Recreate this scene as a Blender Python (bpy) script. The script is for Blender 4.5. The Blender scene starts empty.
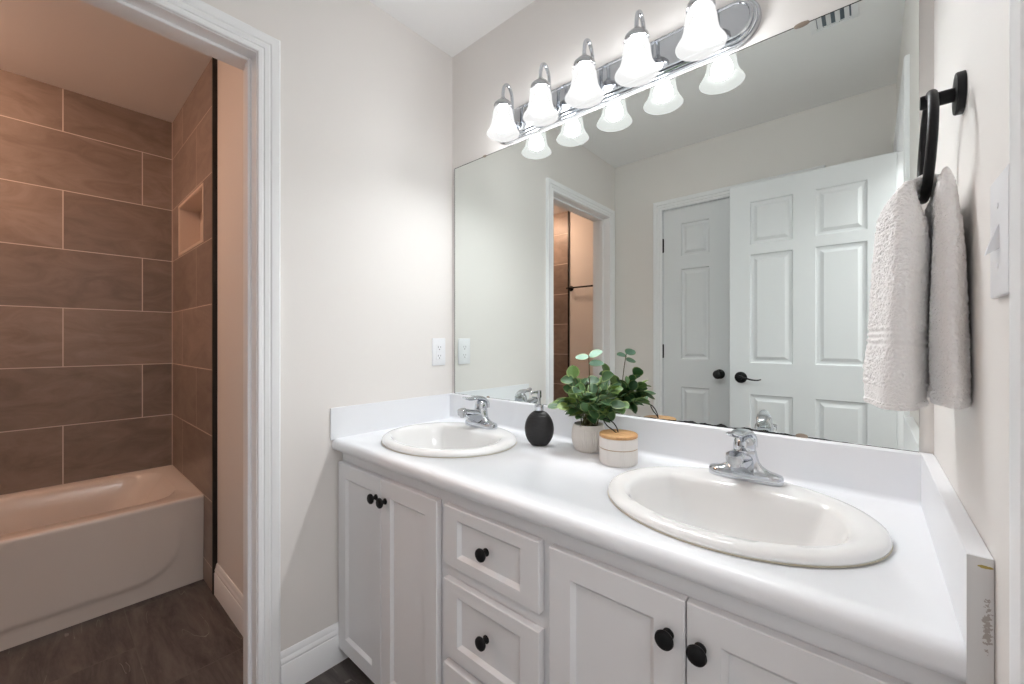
import bpy, bmesh, math, random
from math import sin, cos, pi, radians
from mathutils import Vector, Matrix, noise

S = bpy.context.scene
COL = S.collection

# ------------------------------------------------------------------ camera, world, exposure
cam_d = bpy.data.cameras.new('camera')
cam = bpy.data.objects.new('camera', cam_d)
COL.objects.link(cam)
cam_d.sensor_width = 36.0
cam_d.lens = 36.0 * 410.66 / 1024.0
cam_d.shift_y = -1.0 / 1024.0
cam_d.clip_start = 0.01
cam.location = (1.438, -1.2358, 1.1446)
cam.rotation_euler = (radians(90), 0, radians(41.054))
S.camera = cam

world = bpy.data.worlds.new('world')
S.world = world
world.use_nodes = True
world.node_tree.nodes['Background'].inputs['Color'].default_value = (0.80, 0.88, 1.0, 1)
world.node_tree.nodes['Background'].inputs['Strength'].default_value = 0.5

S.view_settings.view_transform = 'Standard'
S.view_settings.look = 'None'
S.view_settings.gamma = 1.0
S.view_settings.use_curve_mapping = False
S.view_settings.exposure = 0.90
S.cycles.use_denoising = True
S.cycles.max_bounces = 16
S.cycles.diffuse_bounces = 8
S.cycles.glossy_bounces = 8
S.cycles.transmission_bounces = 8
S.cycles.sample_clamp_indirect = 6.0

BULB = 110.0          # radiance of the vanity bulbs
SHADE = 0.53          # glow of the lit frosted shades


def area_lamp(name, loc, rot, size, power, color, size_y=None):
    d = bpy.data.lights.new(name, 'AREA')
    d.energy = power
    d.color = color
    d.shape = 'RECTANGLE' if size_y else 'DISK'
    d.size = size
    if size_y:
        d.size_y = size_y
    o = bpy.data.objects.new(name, d)
    COL.objects.link(o)
    o.location = loc
    o.rotation_euler = rot
    return o


area_lamp('hall_fill_lamp', (2.25, -1.05, 2.425), (0, 0, 0), 0.9, 15.0, (0.96, 0.98, 1.0))  # added lamp in the unseen hall, ambient fill through the doorway

# ------------------------------------------------------------------ materials
def new_mat(name):
    m = bpy.data.materials.new(name)
    m.use_nodes = True
    nt = m.node_tree
    return m, nt, nt.nodes['Principled BSDF']


def plain(name, col, rough=0.5, metal=0.0, bump=0.0, bscale=200.0, coat=0.0, var=0.0, spec=0.5):
    m, nt, b = new_mat(name)
    b.inputs['Base Color'].default_value = (*col, 1)
    b.inputs['Roughness'].default_value = rough
    b.inputs['Metallic'].default_value = metal
    b.inputs['Coat Weight'].default_value = coat
    b.inputs['Specular IOR Level'].default_value = spec
    tc = nt.nodes.new('ShaderNodeTexCoord')
    if bump:
        n = nt.nodes.new('ShaderNodeTexNoise')
        n.inputs['Scale'].default_value = bscale
        n.inputs['Detail'].default_value = 3
        nt.links.new(tc.outputs['Object'], n.inputs['Vector'])
        bp = nt.nodes.new('ShaderNodeBump')
        bp.inputs['Strength'].default_value = bump
        bp.inputs['Distance'].default_value = 0.002
        nt.links.new(n.outputs['Fac'], bp.inputs['Height'])
        nt.links.new(bp.outputs['Normal'], b.inputs['Normal'])
    if var:
        n2 = nt.nodes.new('ShaderNodeTexNoise')
        n2.inputs['Scale'].default_value = 6.0
        n2.inputs['Detail'].default_value = 4
        nt.links.new(tc.outputs['Object'], n2.inputs['Vector'])
        mx = nt.nodes.new('ShaderNodeMix')
        mx.data_type = 'RGBA'
        mx.inputs[6].default_value = (*[c * (1 - var) for c in col], 1)
        mx.inputs[7].default_value = (*[min(1, c * (1 + var)) for c in col], 1)
        nt.links.new(n2.outputs['Fac'], mx.inputs[0])
        nt.links.new(mx.outputs[2], b.inputs['Base Color'])
    return m


def emissive(name, col, strength, base=(0.9, 0.9, 0.9), rough=0.35):
    m, nt, b = new_mat(name)
    b.inputs['Base Color'].default_value = (*base, 1)
    b.inputs['Roughness'].default_value = rough
    b.inputs['Emission Color'].default_value = (*col, 1)
    b.inputs['Emission Strength'].default_value = strength
    return m


def N(nt, t, **kw):
    n = nt.nodes.new(t)
    for k, v in kw.items():
        setattr(n, k, v)
    return n


def math_node(nt, op, a, b=None, c=None):
    n = nt.nodes.new('ShaderNodeMath')
    n.operation = op
    for i, v in enumerate((a, b, c)):
        if v is None:
            continue
        if isinstance(v, (int, float)):
            n.inputs[i].default_value = v
        else:
            nt.links.new(v, n.inputs[i])
    return n.outputs[0]


def tile_mat(name, axis, u_shift, z0, bw, rh, c1, c2, grout, rough=0.38, mortar=0.0022):
    """stone-look running-bond tile on a vertical wall: axis 0 -> u is X, axis 1 -> u is Y"""
    m, nt, b = new_mat(name)
    tc = N(nt, 'ShaderNodeTexCoord')
    sp = N(nt, 'ShaderNodeSeparateXYZ')
    nt.links.new(tc.outputs['Object'], sp.inputs[0])
    u = math_node(nt, 'ADD', sp.outputs[axis], u_shift)
    v = math_node(nt, 'ADD', sp.outputs[2], -z0)
    cb = N(nt, 'ShaderNodeCombineXYZ')
    nt.links.new(u, cb.inputs[0])
    nt.links.new(v, cb.inputs[1])
    br = N(nt, 'ShaderNodeTexBrick')
    br.offset = 0.5
    br.offset_frequency = 2
    br.squash = 1.0
    br.inputs['Scale'].default_value = 1.0
    br.inputs['Brick Width'].default_value = bw
    br.inputs['Row Height'].default_value = rh
    br.inputs['Mortar Size'].default_value = mortar
    br.inputs['Mortar Smooth'].default_value = 0.1
    br.inputs['Bias'].default_value = 0.0
    br.inputs['Color1'].default_value = (0, 0, 0, 1)
    br.inputs['Color2'].default_value = (1, 1, 1, 1)
    br.inputs['Mortar'].default_value = (0.5, 0.5, 0.5, 1)
    nt.links.new(cb.outputs[0], br.inputs['Vector'])
    # clouding that differs tile by tile
    off = N(nt, 'ShaderNodeVectorMath', operation='SCALE')
    nt.links.new(br.outputs['Color'], off.inputs[0])
    off.inputs['Scale'].default_value = 7.3
    ad = N(nt, 'ShaderNodeVectorMath', operation='ADD')
    nt.links.new(tc.outputs['Object'], ad.inputs[0])
    nt.links.new(off.outputs[0], ad.inputs[1])
    st = N(nt, 'ShaderNodeMapping')
    st.inputs['Rotation'].default_value = (0.35, 0.35, 0.2)
    st.inputs['Scale'].default_value = (1.2, 1.2, 3.0)
    nt.links.new(ad.outputs[0], st.inputs['Vector'])
    n1 = N(nt, 'ShaderNodeTexNoise')
    n1.inputs['Scale'].default_value = 3.4
    n1.inputs['Detail'].default_value = 9
    n1.inputs['Roughness'].default_value = 0.62
    n1.inputs['Distortion'].default_value = 1.2
    nt.links.new(st.outputs[0], n1.inputs['Vector'])
    rmp = N(nt, 'ShaderNodeValToRGB')
    rmp.color_ramp.elements[0].position = 0.32
    rmp.color_ramp.elements[0].color = (*c1, 1)
    rmp.color_ramp.elements[1].position = 0.72
    rmp.color_ramp.elements[1].color = (*c2, 1)
    nt.links.new(n1.outputs['Fac'], rmp.inputs[0])
    mx = N(nt, 'ShaderNodeMix', data_type='RGBA')
    nt.links.new(br.outputs['Fac'], mx.inputs[0])
    tone = N(nt, 'ShaderNodeMapRange')
    tone.inputs['To Min'].default_value = 0.86
    tone.inputs['To Max'].default_value = 1.22
    nt.links.new(br.outputs['Color'], tone.inputs['Value'])
    tv = N(nt, 'ShaderNodeVectorMath', operation='SCALE')
    nt.links.new(rmp.outputs[0], tv.inputs[0])
    nt.links.new(tone.outputs[0], tv.inputs['Scale'])
    nt.links.new(tv.outputs[0], mx.inputs[6])
    mx.inputs[7].default_value = (*grout, 1)
    nt.links.new(mx.outputs[2], b.inputs['Base Color'])
    rg = N(nt, 'ShaderNodeMapRange')
    rg.inputs['To Min'].default_value = rough
    rg.inputs['To Max'].default_value = 0.9
    nt.links.new(br.outputs['Fac'], rg.inputs['Value'])
    nt.links.new(rg.outputs[0], b.inputs['Roughness'])
    bp = N(nt, 'ShaderNodeBump')
    bp.invert = True
    bp.inputs['Strength'].default_value = 0.5
    bp.inputs['Distance'].default_value = 0.002
    nt.links.new(br.outputs['Fac'], bp.inputs['Height'])
    nt.links.new(bp.outputs[0], b.inputs['Normal'])
    return m


def floor_mat():
    m, nt, b = new_mat('dark_slate_floor_tile')
    tc = N(nt, 'ShaderNodeTexCoord')
    mp = N(nt, 'ShaderNodeMapping')
    mp.inputs['Location'].default_value = (0.02, 0.392, 0)
    nt.links.new(tc.outputs['Object'], mp.inputs['Vector'])
    br = N(nt, 'ShaderNodeTexBrick')
    br.offset = 0.5
    br.inputs['Scale'].default_value = 1.0
    br.inputs['Brick Width'].default_value = 0.61
    br.inputs['Row Height'].default_value = 0.305
    br.inputs['Mortar Size'].default_value = 0.0016
    br.inputs['Mortar Smooth'].default_value = 0.2
    br.inputs['Color1'].default_value = (0, 0, 0, 1)
    br.inputs['Color2'].default_value = (1, 1, 1, 1)
    br.inputs['Mortar'].default_value = (0.5, 0.5, 0.5, 1)
    nt.links.new(mp.outputs[0], br.inputs['Vector'])
    off = N(nt, 'ShaderNodeVectorMath', operation='SCALE')
    nt.links.new(br.outputs['Color'], off.inputs[0])
    off.inputs['Scale'].default_value = 5.1
    ad = N(nt, 'ShaderNodeVectorMath', operation='ADD')
    nt.links.new(tc.outputs['Object'], ad.inputs[0])
    nt.links.new(off.outputs[0], ad.inputs[1])
    rot = N(nt, 'ShaderNodeMapping')
    rot.inputs['Rotation'].default_value = (0, 0, 0.75)
    rot.inputs['Scale'].default_value = (1.0, 6.0, 1.0)
    nt.links.new(ad.outputs[0], rot.inputs['Vector'])
    n1 = N(nt, 'ShaderNodeTexNoise')
    n1.inputs['Scale'].default_value = 3.0
    n1.inputs['Detail'].default_value = 12
    n1.inputs['Roughness'].default_value = 0.72
    n1.inputs['Distortion'].default_value = 0.4
    nt.links.new(rot.outputs[0], n1.inputs['Vector'])
    rmp = N(nt, 'ShaderNodeValToRGB')
    rmp.color_ramp.elements[0].position = 0.3
    rmp.color_ramp.elements[0].color = (0.028, 0.023, 0.022, 1)
    rmp.color_ramp.elements[1].position = 0.8
    rmp.color_ramp.elements[1].color = (0.185, 0.158, 0.146, 1)
    nt.links.new(n1.outputs['Fac'], rmp.inputs[0])
    # thin pale veins
    rot2 = N(nt, 'ShaderNodeMapping')
    rot2.inputs['Rotation'].default_value = (0, 0, 0.55)
    rot2.inputs['Scale'].default_value = (0.7, 3.2, 1.0)
    nt.links.new(ad.outputs[0], rot2.inputs['Vector'])
    n2 = N(nt, 'ShaderNodeTexNoise')
    n2.inputs['Scale'].default_value = 2.6
    n2.inputs['Detail'].default_value = 3
    n2.inputs['Distortion'].default_value = 0.25
    nt.links.new(rot2.outputs[0], n2.inputs['Vector'])
    d = math_node(nt, 'ABSOLUTE', math_node(nt, 'SUBTRACT', n2.outputs['Fac'], 0.5))
    vein = math_node(nt, 'LESS_THAN', d, 0.0026)
    n3 = N(nt, 'ShaderNodeTexNoise')
    n3.inputs['Scale'].default_value = 5
    nt.links.new(ad.outputs[0], n3.inputs['Vector'])
    vein = math_node(nt, 'MULTIPLY', vein, math_node(nt, 'MULTIPLY', math_node(nt, 'GREATER_THAN', n3.outputs['Fac'], 0.53), 0.45))
    mx = N(nt, 'ShaderNodeMix', data_type='RGBA')
    nt.links.new(vein, mx.inputs[0])
    nt.links.new(rmp.outputs[0], mx.inputs[6])
    mx.inputs[7].default_value = (0.34, 0.31, 0.29, 1)
    mx2 = N(nt, 'ShaderNodeMix', data_type='RGBA')
    nt.links.new(math_node(nt, 'MULTIPLY', br.outputs['Fac'], 0.7), mx2.inputs[0])
    nt.links.new(mx.outputs[2], mx2.inputs[6])
    mx2.inputs[7].default_value = (0.13, 0.115, 0.105, 1)
    nt.links.new(mx2.outputs[2], b.inputs['Base Color'])
    b.inputs['Roughness'].default_value = 0.5
    bp = N(nt, 'ShaderNodeBump')
    bp.inputs['Strength'].default_value = 0.25
    bp.inputs['Distance'].default_value = 0.003
    nt.links.new(n1.outputs['Fac'], bp.inputs['Height'])
    nt.links.new(bp.outputs[0], b.inputs['Normal'])
    return m


def mirror_mat():
    """silvered glass; the silvering has gone black in blotches along the bottom and right edges"""
    m, nt, b = new_mat('mirror_glass')
    b.inputs['Metallic'].default_value = 1.0
    b.inputs['Roughness'].default_value = 0.0
    b.inputs['Base Color'].default_value = (0.82, 0.86, 0.835, 1)
    tc = N(nt, 'ShaderNodeTexCoord')
    sp = N(nt, 'ShaderNodeSeparateXYZ')
    nt.links.new(tc.outputs['Object'], sp.inputs[0])
    n = N(nt, 'ShaderNodeTexNoise')
    n.inputs['Scale'].default_value = 26
    n.inputs['Detail'].default_value = 4
    nt.links.new(tc.outputs['Object'], n.inputs['Vector'])
    # wear is strongest in the middle of the bottom edge
    gx = math_node(nt, 'ABSOLUTE', math_node(nt, 'SUBTRACT', sp.outputs[0], 1.15 - MIR[0]))
    gx = math_node(nt, 'MAXIMUM', math_node(nt, 'SUBTRACT', 1.0, math_node(nt, 'MULTIPLY', gx, 3.4)), 0.10)
    h = math_node(nt, 'MULTIPLY', math_node(nt, 'POWER', n.outputs['Fac'], 2.6), gx)
    h = math_node(nt, 'ADD', math_node(nt, 'MULTIPLY', h, 0.036), 0.0016)
    blackened = math_node(nt, 'LESS_THAN', sp.outputs[2], h)
    blackened = math_node(nt, 'MAXIMUM', blackened, math_node(nt, 'LESS_THAN', sp.outputs[0], 0.0030))  # thin dark line down the left edge
    blackened = math_node(nt, 'MAXIMUM', blackened, math_node(nt, 'GREATER_THAN', sp.outputs[2], 1.9237 - MIR[2] - 0.0024))  # thin dark line along the top edge
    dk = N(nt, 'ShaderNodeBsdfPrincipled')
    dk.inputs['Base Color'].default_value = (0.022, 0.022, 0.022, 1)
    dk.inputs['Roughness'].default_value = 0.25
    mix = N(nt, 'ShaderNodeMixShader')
    nt.links.new(blackened, mix.inputs[0])
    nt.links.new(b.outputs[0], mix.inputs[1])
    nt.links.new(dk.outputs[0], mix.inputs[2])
    nt.links.new(mix.outputs[0], nt.nodes['Material Output'].inputs['Surface'])
    return m


def wood_mat():
    m, nt, b = new_mat('bamboo_lid')
    tc = N(nt, 'ShaderNodeTexCoord')
    mp = N(nt, 'ShaderNodeMapping')
    mp.inputs['Scale'].default_value = (6, 60, 6)
    nt.links.new(tc.outputs['Object'], mp.inputs['Vector'])
    n = N(nt, 'ShaderNodeTexNoise')
    n.inputs['Scale'].default_value = 3
    n.inputs['Detail'].default_value = 5
    nt.links.new(mp.outputs[0], n.inputs['Vector'])
    r = N(nt, 'ShaderNodeValToRGB')
    r.color_ramp.elements[0].position = 0.3
    r.color_ramp.elements[0].color = (0.50, 0.27, 0.11, 1)
    r.color_ramp.elements[1].position = 0.75
    r.color_ramp.elements[1].color = (0.68, 0.42, 0.20, 1)
    nt.links.new(n.outputs['Fac'], r.inputs[0])
    nt.links.new(r.outputs[0], b.inputs['Base Color'])
    b.inputs['Roughness'].default_value = 0.45
    return m


def leaf_mat():
    m, nt, b = new_mat('leaf_green')
    at = N(nt, 'ShaderNodeAttribute')
    at.attribute_name = 'leaf_tint'
    uv = N(nt, 'ShaderNodeUVMap')
    sp = N(nt, 'ShaderNodeSeparateXYZ')
    nt.links.new(uv.outputs[0], sp.inputs[0])
    # pale yellow-green rim of a variegated leaf
    edge = math_node(nt, 'GREATER_THAN', sp.outputs[0], 0.82)
    sg = N(nt, 'ShaderNodeSeparateColor')
    nt.links.new(at.outputs['Color'], sg.inputs[0])
    ed = math_node(nt, 'MULTIPLY', edge, 0.55)
    r = N(nt, 'ShaderNodeValToRGB')
    e = r.color_ramp.elements
    e[0].position = 0.0
    e[0].color = (0.026, 0.080, 0.034, 1)
    e[1].position = 1.0
    e[1].color = (0.36, 0.58, 0.46, 1)
    x = e.new(0.35); x.color = (0.085, 0.19, 0.058, 1)
    x = e.new(0.62); x.color = (0.23, 0.34, 0.08, 1)
    x = e.new(0.8); x.color = (0.12, 0.28, 0.17, 1)
    nt.links.new(sg.outputs[0], r.inputs[0])
    mx = N(nt, 'ShaderNodeMix', data_type='RGBA')
    nt.links.new(ed, mx.inputs[0])
    nt.links.new(r.outputs[0], mx.inputs[6])
    mx.inputs[7].default_value = (0.36, 0.44, 0.15, 1)
    nt.links.new(mx.outputs[2], b.inputs['Base Color'])
    b.inputs['Roughness'].default_value = 0.45
    return m


def soap_mat():
    m, nt, b = new_mat('black_textured_ceramic')
    b.inputs['Base Color'].default_value = (0.018, 0.017, 0.018, 1)
    b.inputs['Roughness'].default_value = 0.42
    tc = N(nt, 'ShaderNodeTexCoord')
    mp = N(nt, 'ShaderNodeMapping')
    mp.inputs['Rotation'].default_value = (0, radians(35), 0)
    mp.inputs['Scale'].default_value = (40, 40, 190)
    nt.links.new(tc.outputs['Object'], mp.inputs['Vector'])
    n = N(nt, 'ShaderNodeTexNoise')
    n.inputs['Scale'].default_value = 1.4
    n.inputs['Detail'].default_value = 2
    nt.links.new(mp.outputs[0], n.inputs['Vector'])
    bp = N(nt, 'ShaderNodeBump')
    bp.inputs['Strength'].default_value = 0.8
    bp.inputs['Distance'].default_value = 0.003
    nt.links.new(n.outputs['Fac'], bp.inputs['Height'])
    nt.links.new(bp.outputs[0], b.inputs['Normal'])
    return m


def scuff_mat():
    """painted end of the splash with a brown scuff and a yellow glue mark"""
    m, nt, b = new_mat('scuffed_splash_end')
    tc = N(nt, 'ShaderNodeTexCoord')
    sp = N(nt, 'ShaderNodeSeparateXYZ')
    nt.links.new(tc.outputs['Object'], sp.inputs[0])
    n = N(nt, 'ShaderNodeTexNoise')
    n.inputs['Scale'].default_value = 330
    n.inputs['Detail'].default_value = 4
    nt.links.new(tc.outputs['Object'], n.inputs['Vector'])

    def blob(cx, cz, sx, sz, jag):
        dx = math_node(nt, 'DIVIDE', math_node(nt, 'SUBTRACT', sp.outputs[0], cx), sx)
        dz = math_node(nt, 'DIVIDE', math_node(nt, 'SUBTRACT', sp.outputs[2], cz), sz)
        d = math_node(nt, 'ADD', math_node(nt, 'POWER', math_node(nt, 'ABSOLUTE', dx), 2),
                      math_node(nt, 'POWER', math_node(nt, 'ABSOLUTE', dz), 2))
        d = math_node(nt, 'ADD', d, math_node(nt, 'MULTIPLY', math_node(nt, 'SUBTRACT', n.outputs['Fac'], 0.5), jag))
        return math_node(nt, 'LESS_THAN', d, 1.0)
    mx = N(nt, 'ShaderNodeMix', data_type='RGBA')
    nt.links.new(math_node(nt, 'MULTIPLY', blob(0.0155, 0.095, 0.0030, 0.022, 9.0), 0.6), mx.inputs[0])
    mx.inputs[6].default_value = (0.70, 0.70, 0.70, 1)
    mx.inputs[7].default_value = (0.24, 0.18, 0.14, 1)
    mx2 = N(nt, 'ShaderNodeMix', data_type='RGBA')
    nt.links.new(blob(0.0135, 0.158, 0.006, 0.0016, 2.4), mx2.inputs[0])
    nt.links.new(mx.outputs[2], mx2.inputs[6])
    mx2.inputs[7].default_value = (0.42, 0.33, 0.08, 1)
    nt.links.new(mx2.outputs[2], b.inputs['Base Color'])
    b.inputs['Roughness'].default_value = 0.5
    return m


MIR = (0.022, -0.006, 0.9065)      # lower left corner of the mirror

WALL = plain('greige_wall_paint', (0.81, 0.782, 0.756), 0.55, bump=0.06, bscale=320)
CEIL = plain('ceiling_paint', (0.90, 0.895, 0.89), 0.85, bump=0.1, bscale=260)
TRIM = plain('white_trim_paint', (0.90, 0.91, 0.925), 0.28)
DOORP = plain('white_door_paint', (0.80, 0.82, 0.84), 0.32)
CAB = plain('white_cabinet_paint', (0.81, 0.81, 0.825), 0.38)
LAM = plain('white_laminate', (0.845, 0.86, 0.89), 0.3)
PORC = plain('white_porcelain', (0.825, 0.822, 0.815), 0.07, coat=0.3)
TUBM = plain('tub_enamel', (0.70, 0.645, 0.60), 0.16)
CHROME = plain('chrome', (0.60, 0.625, 0.66), 0.05, metal=1.0)
CHROMED = plain('brushed_chrome', (0.50, 0.51, 0.53), 0.16, metal=1.0)
BLACK = plain('matte_black_metal', (0.007, 0.007, 0.008), 0.42, spec=0.25)
BLACKT = plain('black_tile_edge', (0.008, 0.008, 0.008), 0.4)
TILE_B = tile_mat('brown_stone_tile_end', 1, 1.16 + 0.305, 0.408, 0.61, 0.302,
                  (0.205, 0.160, 0.136), (0.315, 0.255, 0.220), (0.70, 0.62, 0.56))
TILE_S = tile_mat('brown_stone_tile_side', 0, 1.422 + 0.305, 0.408, 0.61, 0.302,
                  (0.205, 0.160, 0.136), (0.315, 0.255, 0.220), (0.70, 0.62, 0.56))
NICHE = plain('niche_trim', (0.66, 0.55, 0.47), 0.35)
FLOOR = floor_mat()
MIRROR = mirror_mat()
MEDGE = plain('mirror_edge', (0.10, 0.11, 0.105), 0.3)
CLIPM = plain('mirror_clip_plastic', (0.30, 0.24, 0.19), 0.4)
PLATE = plain('outlet_plastic', (0.86, 0.87, 0.90), 0.3)
SLOT = plain('outlet_slot', (0.06, 0.06, 0.06), 0.6)
TOWEL = plain('white_terry', (0.95, 0.94, 0.935), 0.95, bump=1.0, bscale=300)
TOWEL.node_tree.nodes['Bump'].inputs['Distance'].default_value = 0.0025
POTM = plain('white_ribbed_ceramic', (0.76, 0.72, 0.68), 0.5)
SOIL = plain('dark_soil', (0.03, 0.024, 0.018), 0.95, bump=1.0, bscale=300)
STEM = plain('plant_stem', (0.11, 0.10, 0.04), 0.6)
LEAF = leaf_mat()
WOOD = wood_mat()
SEAM = plain('tan_seam', (0.50, 0.36, 0.24), 0.6)
SOAP = soap_mat()
SCUFF = scuff_mat()
CAULK = plain('aged_caulk', (0.66, 0.61, 0.50), 0.5)
DARKGAP = plain('dark_gap', (0.03, 0.03, 0.03), 0.8)
VENTD = plain('vent_duct', (0.16, 0.20, 0.23), 0.8)
GLOW = emissive('lit_frosted_glass', (1.0, 0.995, 0.985), SHADE, base=(0.0, 0.0, 0.0))
GLOW.node_tree.nodes['Principled BSDF'].inputs['Specular IOR Level'].default_value = 0.06
_nt = GLOW.node_tree                                    # thin glass: some lamp light passes straight through
_tr = _nt.nodes.new('ShaderNodeBsdfTransparent')
_mx = _nt.nodes.new('ShaderNodeMixShader')
_mx.inputs[0].default_value = 0.38
_nt.links.new(_nt.nodes['Principled BSDF'].outputs[0], _mx.inputs[1])
_nt.links.new(_tr.outputs[0], _mx.inputs[2])
_nt.links.new(_mx.outputs[0], _nt.nodes['Material Output'].inputs['Surface'])
TUBGLOW = emissive('lit_ceiling_globe', (1.0, 0.62, 0.43), 43.0)
BULBM = emissive('lit_bulb', (0.97, 0.985, 1.0), BULB)

# ------------------------------------------------------------------ mesh helpers
def wloc(o):
    v = Vector((0, 0, 0))
    while o is not None:
        v += o.location
        o = o.parent
    return v


def obj(name, bm, mat, parent=None, angle=32, loc=None):
    """link bm (built in world coordinates) as one mesh object"""
    bmesh.ops.recalc_face_normals(bm, faces=bm.faces)
    off = wloc(parent) if parent else Vector(loc or (0, 0, 0))
    for f in bm.faces:
        f.smooth = True
    th = radians(angle)
    for e in bm.edges:
        if len(e.link_faces) == 2:
            if e.link_faces[0].normal.angle(e.link_faces[1].normal, 0.0) > th:
                e.smooth = False
    bmesh.ops.translate(bm, verts=bm.verts, vec=-off)
    me = bpy.data.meshes.new(name)
    bm.to_mesh(me)
    bm.free()
    for m in (mat if isinstance(mat, (list, tuple)) else (mat,)):
        me.materials.append(m)
    o = bpy.data.objects.new(name, me)
    COL.objects.link(o)
    if parent:
        o.parent = parent
    else:
        o.location = off
    return o


def thing(name, label, cat, loc=(0, 0, 0), group=None, kind=None):
    o = bpy.data.objects.new(name, None)
    COL.objects.link(o)
    o.empty_display_size = 0.05
    o.location = loc
    return tag(o, label, cat, group, kind)


def tag(o, label, cat, group=None, kind=None):
    o['label'] = label
    o['category'] = cat
    if group:
        o['group'] = group
    if kind:
        o['kind'] = kind
    return o


def struct(name, bm, mat, label, cat, angle=32):
    return tag(obj(name, bm, mat, angle=angle), label, cat, kind='structure')


def copy_tree(o, parent=None):
    c = o.copy()
    COL.objects.link(c)
    if parent:
        c.parent = parent
    for ch in list(o.children):
        copy_tree(ch, c)
    return c


def BM():
    return bmesh.new()


def box(bm, x0, x1, y0, y1, z0, z1, bev=0.0, seg=2, mi=0):
    vs = [bm.verts.new((x, y, z)) for x in (x0, x1) for y in (y0, y1) for z in (z0, z1)]
    fs = [bm.faces.new([vs[i] for i in q]) for q in
          ((0, 1, 3, 2), (4, 6, 7, 5), (0, 4, 5, 1), (2, 3, 7, 6), (0, 2, 6, 4), (1, 5, 7, 3))]
    for f in fs:
        f.material_index = mi
    if bev:
        es = list({e for f in fs for e in f.edges})
        bmesh.ops.bevel(bm, geom=es, offset=bev, segments=seg, profile=0.5, affect='EDGES')
    return bm


def basis(axis):
    a = Vector(axis).normalized()
    t = Vector((0, 0, 1)) if abs(a.z) < 0.9 else Vector((1, 0, 0))
    u = t.cross(a).normalized()
    return u, a.cross(u).normalized(), a


def loops(bm, rings, closed=True, cap0=True, cap1=True, mi=0):
    """skin a list of rings (each a list of points)"""
    R = [[bm.verts.new(p) for p in r] for r in rings]
    n = len(R[0])
    for a, b in zip(R, R[1:]):
        for i in range(n if closed else n - 1):
            j = (i + 1) % n
            f = bm.faces.new((a[i], a[j], b[j], b[i]))
            f.material_index = mi
    if cap0:
        bm.faces.new(R[0]).material_index = mi
    if cap1:
        bm.faces.new(list(reversed(R[-1]))).material_index = mi
    return R


def lathe(bm, prof, c=(0, 0, 0), axis=(0, 0, 1), seg=32, sx=1.0, sy=1.0, cap0=True, cap1=True, mi=0):
    u, v, a = basis(axis)
    if abs(Vector(axis).normalized().z) > 0.99:
        u, v = Vector((1, 0, 0)), Vector((0, 1, 0))
    c = Vector(c)
    rings = []
    for r, h in prof:
        r = max(r, 1e-4)
        rings.append([c + a * h + u * (r * sx * cos(2 * pi * k / seg)) + v * (r * sy * sin(2 * pi * k / seg)) for k in range(seg)])
    loops(bm, rings, True, cap0, cap1, mi)
    return bm


def spline(pts, n=6):
    P = [Vector(p) for p in pts]
    P = [P[0] * 2 - P[1]] + P + [P[-1] * 2 - P[-2]]
    out = []
    for i in range(1, len(P) - 2):
        for k in range(n):
            t = k / n
            a, b, c, d = P[i - 1], P[i], P[i + 1], P[i + 2]
            out.append(0.5 * ((2 * b) + (c - a) * t + (2 * a - 5 * b + 4 * c - d) * t * t + (3 * b - a - 3 * c + d) * t ** 3))
    out.append(P[-2])
    return out


def tube(bm, pts, r, seg=12, closed=False, flat=1.0, up=None, mi=0):
    """r: number or list along pts; flat: cross-section squash along the 'v' axis"""
    P = [Vector(p) for p in pts]
    n = len(P)
    rr = r if isinstance(r, (list, tuple)) else [r] * n
    prev = None
    rings = []
    for i, p in enumerate(P):
        if closed:
            d = (P[(i + 1) % n] - P[i - 1]).normalized()
        else:
            d = (P[min(i + 1, n - 1)] - P[max(i - 1, 0)]).normalized()
        if prev is None:
            ref = Vector(up) if up else (Vector((0, 0, 1)) if abs(d.z) < 0.9 else Vector((1, 0, 0)))
        else:
            ref = prev
        v = (ref - d * ref.dot(d)).normalized()
        u = d.cross(v).normalized()
        prev = v
        rings.append([p + u * (rr[i] * cos(2 * pi * k / seg)) + v * (rr[i] * flat * sin(2 * pi * k / seg)) for k in range(seg)])
    if closed:
        rings.append(rings[0])
        R = [[bm.verts.new(q) for q in g] for g in rings[:-1]]
        for i in range(n):
            a, b = R[i], R[(i + 1) % n]
            for k in range(seg):
                j = (k + 1) % seg
                bm.faces.new((a[k], a[j], b[j], b[k])).material_index = mi
    else:
        loops(bm, rings, True, True, True, mi)
    return bm


def prism(bm, pts, to3, a0, a1, mi=0):
    """extrude a closed 2D outline from a0 to a1; to3(u, v, a) -> point"""
    loops(bm, [[to3(u, v, a0) for u, v in pts], [to3(u, v, a1) for u, v in pts]], mi=mi)
    return bm


def rrect(x0, x1, y0, y1, r, seg=6):
    """rounded rectangle outline, counter-clockwise"""
    out = []
    for cx, cy, a in ((x1 - r, y1 - r, 0), (x0 + r, y1 - r, 90), (x0 + r, y0 + r, 180), (x1 - r, y0 + r, 270)):
        for k in range(seg + 1):
            t = radians(a + 90 * k / seg)
            out.append((cx + r * cos(t), cy + r * sin(t)))
    return out


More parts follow.
